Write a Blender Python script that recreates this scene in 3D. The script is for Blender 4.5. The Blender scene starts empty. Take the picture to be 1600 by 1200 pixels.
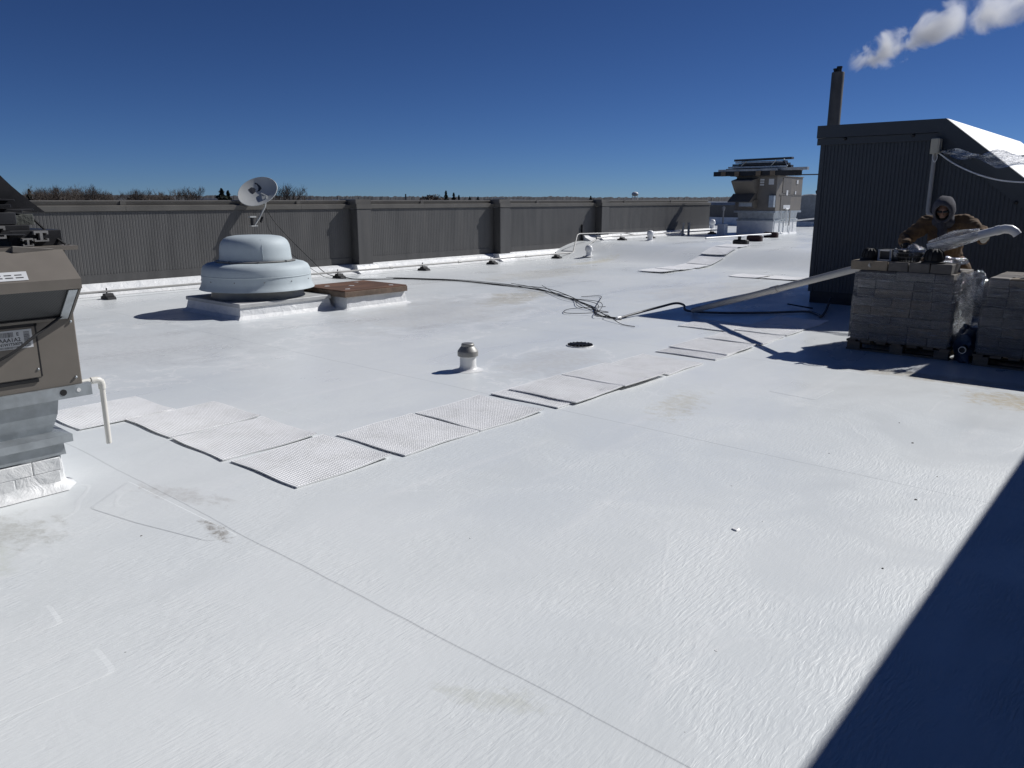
import bpy, bmesh, math, random
from mathutils import Vector, Matrix, noise as mnoise
from math import radians as R, sin, cos, pi

# ------------------------------------------------------------------ camera, sky, sun, exposure
# World axes follow the building: +Y runs along the long parapet, +X away from it, roof at z = 0, metres.
sc = bpy.context.scene
COL = sc.collection
cam_d = bpy.data.cameras.new('camera'); cam = bpy.data.objects.new('camera', cam_d); COL.objects.link(cam)
cam_d.sensor_width = 36.0; cam_d.lens = 27.2; cam_d.clip_start = 0.05; cam_d.clip_end = 6000
cam.location = (0, 0, 1.7); cam.rotation_euler = (R(90 - 13.4), 0, R(41))
sc.camera = cam

SUN_AZ, SUN_EL = R(20.9), R(39.3)          # azimuth from +Y towards +X
world = bpy.data.worlds.new('World'); sc.world = world; world.use_nodes = True
wn = world.node_tree; bg = wn.nodes['Background']
sky = wn.nodes.new('ShaderNodeTexSky'); sky.sky_type = 'NISHITA'; sky.sun_disc = False
sky.sun_elevation = SUN_EL; sky.sun_rotation = SUN_AZ
sky.altitude = 5000; sky.air_density = 1.0; sky.dust_density = 0.0; sky.ozone_density = 3.0
# the camera's contrast and cool balance, the same for the whole sky
sg = wn.nodes.new('ShaderNodeGamma'); sg.inputs[1].default_value = 1.14
st = wn.nodes.new('ShaderNodeMix'); st.data_type = 'RGBA'; st.blend_type = 'MULTIPLY'; st.inputs[0].default_value = 1.0; st.inputs[7].default_value = (0.345, 0.46, 0.655, 1)
wn.links.new(sky.outputs[0], sg.inputs[0]); wn.links.new(sg.outputs[0], st.inputs[6]); wn.links.new(st.outputs[2], bg.inputs[0]); bg.inputs[1].default_value = 0.057

sun_d = bpy.data.lights.new('sun', 'SUN'); sun = bpy.data.objects.new('sun', sun_d); COL.objects.link(sun)
sun_d.energy = 4.25; sun_d.angle = R(0.5); sun_d.color = (1.0, 0.99, 0.98)
sdir = Vector((sin(SUN_AZ) * cos(SUN_EL), cos(SUN_AZ) * cos(SUN_EL), sin(SUN_EL)))
sun.rotation_euler = sdir.to_track_quat('Z', 'Y').to_euler(); sun.location = (0, 0, 40)

sc.view_settings.view_transform = 'Standard'; sc.view_settings.look = 'None'
sc.view_settings.exposure = 0.0; sc.view_settings.gamma = 1.0
try: sc.view_settings.use_curve_mapping = False
except Exception: pass
sc.render.engine = 'CYCLES'
sc.cycles.max_bounces = 16; sc.cycles.diffuse_bounces = 3; sc.cycles.transparent_max_bounces = 16
sc.cycles.volume_bounces = 16; sc.cycles.volume_step_rate = 0.12; sc.cycles.volume_max_steps = 256
sc.cycles.use_denoising = True

# ------------------------------------------------------------------ helpers
OFF = {}
def tag(o, label=None, cat=None, group=None, kind=None):
    if label: o['label'] = label
    if cat: o['category'] = cat
    if group: o['group'] = group
    if kind: o['kind'] = kind
    return o
def thing(name, loc, label, cat, group=None, rz=0.0):
    o = bpy.data.objects.new(name, None); COL.objects.link(o)
    o.location = loc; o.rotation_euler = (0, 0, rz); o.empty_display_size = 0.1
    OFF[o.name] = Vector(loc)
    return tag(o, label, cat, group)
class MB:
    def __init__(s): s.v = []; s.f = []
    def add(s, vs, fs):
        b = len(s.v); s.v += [tuple(p) for p in vs]; s.f += [tuple(b + i for i in f) for f in fs]; return s
    def box(s, x0, x1, y0, y1, z0, z1):
        return s.add([(x0,y0,z0),(x1,y0,z0),(x1,y1,z0),(x0,y1,z0),(x0,y0,z1),(x1,y0,z1),(x1,y1,z1),(x0,y1,z1)],
                     [(0,3,2,1),(4,5,6,7),(0,1,5,4),(1,2,6,5),(2,3,7,6),(3,0,4,7)])
    def bev(s, x0, x1, y0, y1, z0, z1, b):
        """box with chamfered vertical and top edges"""
        def ring(i, z): return [(x0+i+b,y0+i,z),(x1-i-b,y0+i,z),(x1-i,y0+i+b,z),(x1-i,y1-i-b,z),(x1-i-b,y1-i,z),(x0+i+b,y1-i,z),(x0+i,y1-i-b,z),(x0+i,y0+i+b,z)]
        return s.rings([ring(0,z0), ring(0,z1-b), ring(b,z1)])
    def rings(s, rs, cap=True, close=True):
        n = len(rs[0]); vs = [p for r in rs for p in r]; fs = []
        for k in range(len(rs)-1):
            for i in range(n if close else n-1):
                j = (i+1) % n
                fs.append((k*n+i, k*n+j, (k+1)*n+j, (k+1)*n+i))
        if cap and close: fs.append(tuple(reversed(range(n)))); fs.append(tuple((len(rs)-1)*n+i for i in range(n)))
        return s.add(vs, fs)
    def prism(s, prof, axis, a, b):
        """extrude a closed 2-D outline: axis 'x' -> outline is (y,z); 'y' -> (x,z); 'z' -> (x,y)"""
        def P(p, t): return {'x': (t,p[0],p[1]), 'y': (p[0],t,p[1]), 'z': (p[0],p[1],t)}[axis]
        return s.rings([[P(p,a) for p in prof], [P(p,b) for p in prof]])
    def lathe(s, prof, n=48, c=(0,0), cap=True):
        return s.rings([[(c[0]+r*cos(2*pi*i/n), c[1]+r*sin(2*pi*i/n), z) for i in range(n)] for r, z in prof], cap=cap)
    def tube(s, path, r, n=8, cap=True):
        pts = [Vector(p) for p in path]; rs = []; up = None
        for i, p in enumerate(pts):
            t = (pts[min(i+1,len(pts)-1)] - pts[max(i-1,0)]).normalized()
            if up is None:
                up = Vector((0,0,1)) if abs(t.z) < 0.9 else Vector((1,0,0))
            a = t.cross(up).normalized(); b = a.cross(t).normalized(); up = b
            rr = r[i] if isinstance(r, (list, tuple)) else r
            rs.append([p + a*(rr*cos(2*pi*k/n)) + b*(rr*sin(2*pi*k/n)) for k in range(n)])
        return s.rings(rs, cap=cap)
    def ball(s, c, r, seg=12, rings=8):
        rx, ry, rz = r if isinstance(r, (list, tuple)) else (r, r, r)
        prof = []
        for k in range(rings+1):
            t = -pi/2 + pi*k/rings; prof.append((max(cos(t),1e-3), sin(t)))
        return s.rings([[(c[0]+rx*q*cos(2*pi*i/seg), c[1]+ry*q*sin(2*pi*i/seg), c[2]+rz*h) for i in range(seg)] for q, h in prof])
    def quad(s, a, b, c, d): return s.add([a,b,c,d], [(0,1,2,3)])
    def mesh(s, name, mat, smooth=None):
        me = bpy.data.meshes.new(name); me.from_pydata(s.v, [], s.f)
        bm = bmesh.new(); bm.from_mesh(me); bmesh.ops.recalc_face_normals(bm, faces=bm.faces); bm.to_mesh(me); bm.free()
        if mat: me.materials.append(mat)
        if smooth is not None:
            me.polygons.foreach_set('use_smooth', [True]*len(me.polygons))
            try: me.set_sharp_from_angle(angle=R(smooth))
            except Exception: pass
        me.update(); return me
    def build(s, name, mat, parent=None, smooth=None, local=False):
        """vertices are world coordinates; with a parent they are moved into its frame (local=True: already there)"""
        off = OFF.get(parent.name, Vector()) if parent else Vector()
        if parent and not local and off.length: s.v = [(x-off.x, y-off.y, z-off.z) for x, y, z in s.v]
        o = bpy.data.objects.new(name, s.mesh(name, mat, smooth)); COL.objects.link(o)
        if parent: o.parent = parent; OFF[o.name] = Vector(off)
        return o
def copy_tree(o, parent=None):
    c = o.copy(); COL.objects.link(c); c.parent = parent
    for ch in list(o.children): copy_tree(ch, c)
    return c
def arc(c, r, a0, a1, n, plane='xz'):
    out = []
    for i in range(n+1):
        a = R(a0 + (a1-a0)*i/n); p, q = r*cos(a), r*sin(a)
        out.append({'xz': (c[0]+p, c[1], c[2]+q), 'yz': (c[0], c[1]+p, c[2]+q), 'xy': (c[0]+p, c[1]+q, c[2])}[plane])
    return out
def bez(pts, n=8):
    """Catmull-Rom through points"""
    P = [Vector(p) for p in pts]; P = [P[0]*2-P[1]] + P + [P[-1]*2-P[-2]]; out = []
    for i in range(1, len(P)-2):
        for k in range(n):
            t = k/n
            out.append(0.5*((2*P[i]) + (P[i+1]-P[i-1])*t + (2*P[i-1]-5*P[i]+4*P[i+1]-P[i+2])*t*t + (3*P[i]-P[i-1]-3*P[i+1]+P[i+2])*t**3))
    out.append(P[-2]); return out

# ------------------------------------------------------------------ materials
class NT:
    def __init__(s, name):
        s.m = bpy.data.materials.new(name); s.m.use_nodes = True; s.t = s.m.node_tree
        s.b = s.t.nodes['Principled BSDF']; s.out = s.t.nodes['Material Output']
    def n(s, typ, **kw):
        nd = s.t.nodes.new('ShaderNode'+typ)
        for k, v in kw.items(): setattr(nd, k, v)
        return nd
    def l(s, a, b): s.t.links.new(a, b)
    def val(s, sock, x):
        if hasattr(x, 'is_output'): s.l(x, sock)
        else: sock.default_value = x
    def math(s, op, a, b=0.0, c=None, clamp=False):
        nd = s.n('Math', operation=op, use_clamp=clamp); s.val(nd.inputs[0], a); s.val(nd.inputs[1], b)
        if c is not None: s.val(nd.inputs[2], c)
        return nd.outputs[0]
    def mix(s, f, a, b):
        nd = s.n('Mix', data_type='RGBA'); s.val(nd.inputs[0], f); s.val(nd.inputs[6], a); s.val(nd.inputs[7], b); return nd.outputs[2]
    def ramp(s, f, a, b, lo=0.0, hi=1.0, smooth=True):
        nd = s.n('MapRange', interpolation_type='SMOOTHSTEP' if smooth else 'LINEAR')
        s.val(nd.inputs[0], f); nd.inputs[1].default_value = a; nd.inputs[2].default_value = b; nd.inputs[3].default_value = lo; nd.inputs[4].default_value = hi
        return nd.outputs[0]
    def coord(s, scale=(1,1,1), loc=(0,0,0), rot=(0,0,0), src='Object', typ='POINT'):
        if src == 'World': o = s.n('NewGeometry').outputs['Position']
        else: o = s.n('TexCoord').outputs[src]
        mp = s.n('Mapping', vector_type=typ); s.l(o, mp.inputs[0])
        mp.inputs['Location'].default_value = loc; mp.inputs['Rotation'].default_value = rot; mp.inputs['Scale'].default_value = scale
        return mp.outputs[0]
    def noise(s, vec, scale=1.0, detail=4.0, rough=0.55, dist=0.0):
        nd = s.n('TexNoise'); s.l(vec, nd.inputs['Vector']); nd.inputs['Scale'].default_value = scale
        nd.inputs['Detail'].default_value = detail; nd.inputs['Roughness'].default_value = rough; nd.inputs['Distortion'].default_value = dist
        return nd.outputs['Fac']
    def bump(s, h, strength=0.3, dist=0.01, prev=None):
        nd = s.n('Bump'); s.l(h, nd.inputs['Height']); s.val(nd.inputs['Strength'], strength); nd.inputs['Distance'].default_value = dist
        if prev is not None: s.l(prev, nd.inputs['Normal'])
        return nd.outputs[0]
def rgb(c): return (c[0], c[1], c[2], 1.0)
MATS = {}
def pm(name, col, rough=0.6, metal=0.0, var=0.15, vscale=6.0, bump=0.0, bscale=40.0, dirt=None, dscale=3.0, damt=0.5, stretch=(1,1,1), spec=0.5):
    if name in MATS: return MATS[name]
    t = NT(name); v = t.coord(stretch)
    n1 = t.noise(v, vscale, 5)
    a = tuple(c*(1-var) for c in col); b = tuple(min(1, c*(1+var)) for c in col)
    c = t.mix(t.ramp(n1, 0.3, 0.7), rgb(a), rgb(b))
    if dirt:
        n2 = t.noise(v, dscale, 6, 0.65); c = t.mix(t.ramp(n2, 0.52, 0.72, 0, damt), c, rgb(dirt))
    t.l(c, t.b.inputs['Base Color'])
    t.b.inputs['Metallic'].default_value = metal; t.b.inputs['Specular IOR Level'].default_value = spec
    t.l(t.ramp(n1, 0.2, 0.8, max(0.03, rough-0.08), min(1, rough+0.08), False), t.b.inputs['Roughness'])
    if bump: t.l(t.bump(t.noise(v, bscale, 4), bump, 0.01), t.b.inputs['Normal'])
    MATS[name] = t.m; return t.m

def roof_material():
    t = NT('white_roof_coating'); W = t.coord(src='World')
    big = t.noise(W, 0.35, 4, 0.5); mid = t.noise(t.coord((1.0,0.45,1), src='World'), 1.3, 5, 0.6, 0.6)
    c = t.mix(t.ramp(big, 0.35, 0.65), rgb((0.69,0.72,0.73)), rgb((0.77,0.79,0.785)))
    c = t.mix(t.ramp(mid, 0.42, 0.72, 0, 0.42), c, rgb((0.60,0.625,0.63)))
    st = t.noise(t.coord((2.2,0.25,1), src='World'), 2.0, 5, 0.6, 0.3)
    c = t.mix(t.ramp(st, 0.55, 0.75, 0, 0.30), c, rgb((0.86,0.86,0.85)))
    # standing-water stains and scuffs: (x, y, rx, ry, rotation, colour, strength)
    edge = t.noise(W, 2.6, 6, 0.65, 0.4); fine = t.noise(W, 16, 5, 0.75); edge2 = t.noise(t.coord((1.0,1.6,1), src='World'), 7.5, 6, 0.7, 0.6)
    S = [(-3.10,5.75,0.22,0.55,0.25,(0.55,0.52,0.42),0.6), (-9.0,10.4,0.55,1.3,0.4,(0.52,0.46,0.31),0.7), (-12.6,18.0,0.30,1.5,0.1,(0.58,0.53,0.36),0.65),
         (-0.95,7.75,0.45,0.35,0,(0.55,0.47,0.32),0.8), (-1.7,8.3,1.1,0.22,0.1,(0.50,0.44,0.33),0.7), (-3.66,1.83,0.20,0.05,-0.15,(0.22,0.19,0.15),0.8),
         (-4.3,1.97,0.40,0.10,0.3,(0.48,0.46,0.43),0.5), (-4.5,1.1,0.35,0.22,0.4,(0.42,0.42,0.38),0.6), (-1.62,1.75,0.26,0.07,0.5,(0.52,0.53,0.46),0.45), (-4.4,0.75,0.5,0.3,0.2,(0.56,0.58,0.50),0.6),
         (-5.0,6.4,0.55,1.0,0.2,(0.60,0.60,0.585),0.8), (-8.7,8.2,1.4,2.2,0.3,(0.60,0.595,0.57),0.7), (-6.5,13.5,1.6,2.4,0.2,(0.62,0.61,0.58),0.7), (-11.5,14.5,0.9,2.5,0.1,(0.58,0.55,0.46),0.5),
         (-9.2,4.0,1.6,2.0,0.2,(0.60,0.615,0.62),0.7)]
    for x, y, rx, ry, rot, col, k in S:
        mp = t.coord((rx,ry,1), (x,y,0), (0,0,rot), 'World', 'TEXTURE')
        le = t.n('VectorMath', operation='LENGTH'); 
        sep = t.n('SeparateXYZ'); t.l(mp, sep.inputs[0]); cmb = t.n('CombineXYZ'); t.l(sep.outputs[0], cmb.inputs[0]); t.l(sep.outputs[1], cmb.inputs[1])
        t.l(cmb.outputs[0], le.inputs[0])
        d = t.math('ADD', le.outputs['Value'], t.math('MULTIPLY', t.math('SUBTRACT', edge if rx > 0.45 else edge2, 0.5), 2.2 if rx > 0.45 else 3.2))
        f = t.ramp(d, 1.1, 0.35, 0, k)
        f = t.math('MULTIPLY', f, t.ramp(fine, 0.35, 0.62, 0.25, 1.0))
        c = t.mix(f, c, rgb(col))
        if rx > 0.5 and k >= 0.7 and ry < 2.3:   # pale residue rim left as the puddle dried
            rim = t.math('MULTIPLY', t.ramp(d, 0.98, 1.06), t.ramp(d, 1.16, 1.07)); c = t.mix(t.math('MULTIPLY', rim, 0.55), c, rgb((0.86,0.86,0.85)))
    # lap seams of the membrane rolls, every 3.05 m along Y
    sep = t.n('SeparateXYZ'); t.l(t.n('NewGeometry').outputs['Position'], sep.inputs[0])
    wob = t.math('MULTIPLY', t.math('SUBTRACT', t.noise(W, 1.2, 3), 0.5), 0.05)
    yy = t.math('ADD', t.math('DIVIDE', t.math('SUBTRACT', t.math('ADD', sep.outputs[1], wob), 1.9), 3.05), 0.5)
    fr = t.math('MULTIPLY', t.math('ABSOLUTE', t.math('SUBTRACT', t.math('FRACT', yy), 0.5)), 3.05)
    seam = t.math('MULTIPLY', t.ramp(fr, 0.007, 0.002), t.ramp(t.noise(W, 0.9, 3), 0.35, 0.6, 0.15, 0.8))
    c = t.mix(t.math('MULTIPLY', seam, 0.28), c, rgb((0.36,0.36,0.36)))
    # tiny specks of grit
    vo = t.n('TexVoronoi'); t.l(W, vo.inputs['Vector']); vo.inputs['Scale'].default_value = 7.0
    sp = t.math('MULTIPLY', t.ramp(vo.outputs['Distance'], 0.035, 0.018), t.ramp(t.noise(W, 1.7, 2), 0.52, 0.62))
    c = t.mix(t.math('MULTIPLY', sp, 0.7), c, rgb((0.16,0.15,0.14)))
    # edges of coats laid over each other
    ce = t.ramp(t.math('ABSOLUTE', t.math('SUBTRACT', t.noise(t.coord((1,0.55,1), src='World'), 0.75, 3, 0.5, 0.9), 0.5)), 0.010, 0.002)
    ce = t.math('MULTIPLY', ce, t.ramp(t.noise(W, 1.1, 3), 0.45, 0.62))
    c = t.mix(t.math('MULTIPLY', ce, 0.16), c, rgb((0.90,0.90,0.89)))
    t.l(c, t.b.inputs['Base Color'])
    # roller stipple: rough fresh coat near the pallets, smoother old coat elsewhere
    dist = t.n('VectorMath', operation='DISTANCE'); t.l(W, dist.inputs[0]); dist.inputs[1].default_value = (-0.8, 2.0, 0)
    near = t.ramp(t.math('ADD', dist.outputs['Value'], t.math('MULTIPLY', t.math('SUBTRACT', t.noise(W, 0.7, 3), 0.5), 4.0)), 2.0, 6.5, 1.0, 0.10)
    near = t.math('MULTIPLY', near, t.ramp(t.noise(W, 1.15, 4, 0.6, 0.8), 0.36, 0.62, 0.25, 1.0))
    warp = t.noise(W, 1.6, 3)
    wv = t.n('VectorMath', operation='ADD'); t.l(W, wv.inputs[0])
    cw = t.n('CombineXYZ'); t.l(t.math('MULTIPLY', t.math('SUBTRACT', warp, 0.5), 0.10), cw.inputs[0]); t.l(cw.outputs[0], wv.inputs[1])
    def stip(sc_, rot=0):
        mp = t.n('Mapping'); t.l(wv.outputs[0], mp.inputs[0]); mp.inputs['Scale'].default_value = sc_; mp.inputs['Rotation'].default_value = (0,0,rot)
        return t.noise(mp.outputs[0], 1.0, 3, 0.5, 0.35)
    sel = t.ramp(t.noise(W, 0.8, 2), 0.50, 0.58)
    hA = stip((72,13,1), 0.0); hB = stip((74,12,1), 0.22)
    hm = t.n('Mix', data_type='FLOAT'); t.l(sel, hm.inputs[0]); t.l(hA, hm.inputs[2]); t.l(hB, hm.inputs[3])
    nb = t.bump(hm.outputs[0], t.math('MULTIPLY', near, 0.85), 0.006)
    nb = t.bump(t.noise(W, 3.2, 5, 0.55, 1.0), 0.10, 0.02, nb)
    nb = t.bump(ce, 0.12, 0.004, nb)
    nb = t.bump(t.math('SUBTRACT', t.math('MULTIPLY', t.ramp(t.math('FRACT', yy), 0.5, 0.503), 1.0), 0.0), 0.5, 0.003, nb)
    t.l(nb, t.b.inputs['Normal'])
    t.l(t.math('ADD', t.ramp(mid, 0.3, 0.7, 0.24, 0.42), t.math('MULTIPLY', near, 0.22)), t.b.inputs['Roughness']); t.b.inputs['Specular IOR Level'].default_value = 0.45
    return t.m
def pad_material():
    t = NT('white_pad'); W = t.coord(src='World'); n1 = t.noise(W, 5, 5, 0.65)
    c = t.mix(t.ramp(n1, 0.4, 0.75), rgb((0.93,0.93,0.93)), rgb((0.84,0.84,0.83)))
    t.l(c, t.b.inputs['Base Color']); t.b.inputs['Roughness'].default_value = 0.5
    return t.m
def painted_curb():
    t = NT('painted_curb'); W = t.coord(src='World')
    n1 = t.noise(W, 3.5, 5, 0.6, 0.8)
    t.l(t.mix(t.ramp(n1, 0.35, 0.7), rgb((0.82,0.82,0.81)), rgb((0.70,0.71,0.71))), t.b.inputs['Base Color']); t.b.inputs['Roughness'].default_value = 0.4
    nb = t.bump(t.noise(W, 6, 5, 0.6, 1.2), 0.55, 0.03); nb = t.bump(t.noise(W, 45, 3), 0.25, 0.006, nb); t.l(nb, t.b.inputs['Normal'])
    return t.m
def mesh_screen():
    t = NT('insect_screen'); v = t.coord((1.35,1,0.0), rot=(0,0,0.785))
    ch = t.n('TexWave', wave_type='BANDS', bands_direction='X'); ch.inputs['Scale'].default_value = 34; t.l(v, ch.inputs['Vector'])
    c2 = t.n('TexWave', wave_type='BANDS', bands_direction='Y'); c2.inputs['Scale'].default_value = 34; t.l(v, c2.inputs['Vector'])
    f = t.math('MAXIMUM', ch.outputs['Fac'], c2.outputs['Fac'])
    t.l(t.mix(t.ramp(f, 0.75, 0.95), rgb((0.012,0.013,0.014)), rgb((0.09,0.095,0.10))), t.b.inputs['Base Color']); t.b.inputs['Roughness'].default_value = 0.6
    return t.m
def wrap_material(name='stretch_wrap', cov=0.22):
    t = NT(name); v = t.coord((1.2,1.2,7), rot=(0.25,0.2,0.0)); n1 = t.noise(v, 5, 6, 0.65, 0.7)
    cr = t.noise(t.coord((2,2,26), rot=(0.35,0.3,0)), 3, 4, 0.6, 0.5)
    tr = t.n('BsdfTransparent'); gl = t.n('BsdfGlossy'); gl.inputs['Roughness'].default_value = 0.12; gl.inputs['Color'].default_value = (0.9,0.92,0.95,1)
    df = t.n('BsdfDiffuse'); df.inputs['Color'].default_value = (0.72,0.74,0.78,1)
    nb = t.bump(cr, 0.9, 0.02); nb = t.bump(n1, 0.7, 0.03, nb); t.l(nb, gl.inputs['Normal']); t.l(nb, df.inputs['Normal'])
    m1 = t.n('MixShader'); t.l(t.ramp(cr, 0.46, 0.74, 0.03, cov*1.9), m1.inputs[0]); t.l(tr.outputs[0], m1.inputs[1]); t.l(df.outputs[0], m1.inputs[2])
    fr = t.n('Fresnel'); fr.inputs['IOR'].default_value = 1.38; t.l(nb, fr.inputs['Normal'])
    m2 = t.n('MixShader'); t.l(t.math('MULTIPLY', fr.outputs[0], 2.2, clamp=True), m2.inputs[0]); t.l(m1.outputs[0], m2.inputs[1]); t.l(gl.outputs[0], m2.inputs[2])
    t.t.nodes.remove(t.b); t.l(m2.outputs[0], t.out.inputs['Surface'])
    return t.m
def steam_material(L, R0, R1, dens, thr, gap=None):
    t = NT('steam'); t.t.nodes.remove(t.b)
    v = t.coord(); sep = t.n('SeparateXYZ'); t.l(v, sep.inputs[0])
    n0 = t.n('TexNoise'); t.l(v, n0.inputs['Vector']); n0.inputs['Scale'].default_value = 0.62; n0.inputs['Detail'].default_value = 7; n0.inputs['Roughness'].default_value = 0.62; n0.inputs['Distortion'].default_value = 0.5
    n1 = t.noise(t.coord(loc=(7,3,1)), 0.22, 2)
    x = t.math('DIVIDE', sep.outputs[0], L)
    rad = t.math('ADD', R0, t.math('MULTIPLY', t.math('POWER', t.math('MAXIMUM', x, 0.0), 0.7), R1-R0))
    zz = t.math('SUBTRACT', sep.outputs[2], t.math('MULTIPLY', t.math('SUBTRACT', n1, 0.5), 2.2))
    r = t.math('DIVIDE', t.math('SQRT', t.math('ADD', t.math('MULTIPLY', zz, zz), t.math('MULTIPLY', sep.outputs[1], sep.outputs[1]))), rad)
    d = t.math('SUBTRACT', t.math('ADD', t.math('MULTIPLY', n0.outputs['Fac'], 3.2), t.math('MULTIPLY', n1, 1.1)), t.math('ADD', r, thr))
    d = t.math('MULTIPLY', d, t.ramp(x, 0.0, 0.05)); d = t.math('MULTIPLY', d, t.ramp(x, 1.0, 0.86))
    d = t.math('MULTIPLY', t.math('MAXIMUM', d, 0.0), t.math('ADD', dens*0.25, t.math('MULTIPLY', t.ramp(x, 0.6, 0.05), dens)))
    if gap: d = t.math('MULTIPLY', d, t.ramp(t.math('ABSOLUTE', t.math('ADD', t.math('SUBTRACT', x, gap), t.math('MULTIPLY', t.math('SUBTRACT', n0.outputs['Fac'], 0.5), 0.10))), 0.012, 0.045))
    pv = t.n('VolumePrincipled'); pv.inputs['Color'].default_value = (0.99,0.99,0.99,1); pv.inputs['Anisotropy'].default_value = 0.35
    t.l(d, pv.inputs['Density']); t.l(pv.outputs[0], t.out.inputs['Volume'])
    return t.m

ROOF = roof_material(); PAD = pad_material(); CURB = painted_curb(); SCREEN = mesh_screen(); WRAP = wrap_material(); FILM = wrap_material('loose_film', 0.32); THIN = wrap_material('thin_film', 0.10)
WALL = pm('ribbed_wall_paint', (0.088,0.086,0.083), 0.5, 0, 0.12, 1.5, dirt=(0.12,0.113,0.105), dscale=1.0, damt=0.45, stretch=(3,3,0.35))
COPE = pm('coping_paint', (0.115,0.108,0.096), 0.45, 0, 0.10, 2)
SHADEWALL = pm('shaded_wall_paint', (0.036,0.043,0.052), 0.5, 0, 0.10, 3, dirt=(0.05,0.056,0.063), dscale=1.2, damt=0.4)  # wall grey darkened and blued: shade painted into penthouse and tall block colour
TAUPE = pm('unit_paint', (0.175,0.156,0.134), 0.5, 0, 0.06, 4, dirt=(0.14,0.126,0.11), dscale=2.5, damt=0.35)
TAUPED = pm('unit_paint_dark', (0.13,0.118,0.105), 0.5, 0, 0.08, 4)
GALV = pm('galvanised', (0.40,0.43,0.45), 0.42, 0.65, 0.14, 9, bump=0.05, bscale=30, dirt=(0.30,0.31,0.32), dscale=5)
ALU = pm('spun_aluminium', (0.48,0.54,0.562), 0.66, 0.05, 0.06, 2, bump=0.04, bscale=9, dirt=(0.37,0.41,0.42), dscale=1.5, damt=0.35, stretch=(1,1,0.5))
ZINC = pm('dull_zinc', (0.30,0.295,0.28), 0.5, 0.45, 0.10, 5)
WHITE = pm('white_paint', (0.80,0.80,0.79), 0.35, 0, 0.04, 5, bump=0.08, bscale=30)
PVC = pm('white_pvc', (0.74,0.72,0.66), 0.35, 0, 0.05, 5)
GPVC = pm('grey_pvc', (0.36,0.35,0.33), 0.4, 0, 0.08, 4)
BLACK = pm('black_rubber', (0.012,0.012,0.013), 0.7, 0, 0.3, 8)
BLACKM = pm('black_metal', (0.018,0.018,0.02), 0.45, 0.2, 0.3, 6)
CHARC = pm('charcoal_sheet', (0.035,0.036,0.04), 0.45, 0.2, 0.2, 4)
FOAM = pm('grey_foam_board', (0.09,0.095,0.085), 0.95, 0, 0.3, 25, bump=0.6, bscale=60)
MILL = pm('mill_aluminium', (0.42,0.41,0.39), 0.4, 0.6, 0.1, 6)
WOOD = pm('weathered_plywood', (0.125,0.062,0.038), 0.85, 0, 0.35, 4, bump=0.4, bscale=30, dirt=(0.035,0.022,0.016), dscale=2.2, damt=0.85, stretch=(1,0.35,1))
WOODE = pm('plywood_edge', (0.16,0.115,0.085), 0.9, 0, 0.25, 10, bump=0.4, bscale=40, dirt=(0.06,0.045,0.035), dscale=5)
PALW = pm('pallet_wood', (0.19,0.15,0.11), 0.9, 0, 0.2, 6, bump=0.3, bscale=40, stretch=(1,6,6), dirt=(0.08,0.065,0.05), dscale=3)
CONC = [pm('concrete_block_%s' % n, c, 0.95, 0, 0.14, 9, bump=0.5, bscale=70, dirt=(c[0]*0.6,c[1]*0.6,c[2]*0.6), dscale=6, damt=0.5)
        for n, c in (('grey',(0.185,0.168,0.148)), ('tan',(0.24,0.20,0.15)), ('dark',(0.125,0.116,0.108)), ('pale',(0.25,0.232,0.21)))]
LABELW = pm('label_paper', (0.62,0.63,0.64), 0.5, 0, 0.04, 8)
INK = pm('label_ink', (0.05,0.05,0.055), 0.6, 0, 0.1, 8)
BEIGE = pm('beige_plastic', (0.50,0.46,0.36), 0.5, 0, 0.06, 6)
BARK = pm('bark', (0.075,0.060,0.048), 0.95, 0, 0.2, 2)
TWIG = pm('bare_twigs', (0.10,0.082,0.07), 0.95, 0, 0.25, 0.4)
PINE = pm('pine_needles', (0.020,0.030,0.018), 0.9, 0, 0.35, 1.0)
HILLM = pm('wooded_hill', (0.040,0.042,0.046), 1.0, 0, 0.35, 0.05)
FIELD = pm('field', (0.10,0.09,0.06), 1.0, 0, 0.3, 0.02)
FARWALL = pm('far_pale_wall', (0.55,0.53,0.48), 0.8, 0, 0.1, 0.3)
FARROOF = pm('far_grey_roof', (0.20,0.20,0.21), 0.8, 0, 0.1, 0.3)
FARGLASS = pm('far_dark_glass', (0.03,0.035,0.045), 0.2, 0, 0.1, 0.3)
TANK = pm('tank_paint', (0.62,0.63,0.64), 0.5, 0, 0.05, 0.5)
DISHM = pm('dish_paint', (0.44,0.45,0.44), 0.6, 0, 0.05, 4, dirt=(0.42,0.42,0.40), dscale=3)
STACKM = pm('stack_metal', (0.105,0.102,0.098), 0.6, 0.2, 0.25, 0.8, dirt=(0.06,0.05,0.045), dscale=0.5, damt=0.8)
JACKET = pm('brown_duck_canvas', (0.125,0.074,0.036), 0.95, 0, 0.2, 12, bump=0.4, bscale=120, dirt=(0.09,0.055,0.03), dscale=4)
HOODM = pm('grey_fleece', (0.075,0.075,0.088), 1.0, 0, 0.12, 20, bump=0.4, bscale=150)
SKIN = pm('skin', (0.27,0.155,0.11), 0.55, 0, 0.08, 20)
BEARD = pm('dark_hair', (0.02,0.016,0.013), 0.9, 0, 0.2, 30)
DENIM = pm('work_trousers', (0.05,0.05,0.06), 0.95, 0, 0.2, 15)
GLOVEW = pm('white_work_glove', (0.55,0.54,0.50), 0.9, 0, 0.1, 25)
GLOVEB = pm('black_work_glove', (0.02,0.02,0.022), 0.8, 0, 0.2, 25)
BLUET = pm('blue_tarp', (0.025,0.045,0.085), 0.55, 0, 0.25, 5, bump=0.4, bscale=14)
MEMB = pm('white_membrane', (0.80,0.80,0.80), 0.5, 0, 0.05, 1.5, bump=0.12, bscale=4)

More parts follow.
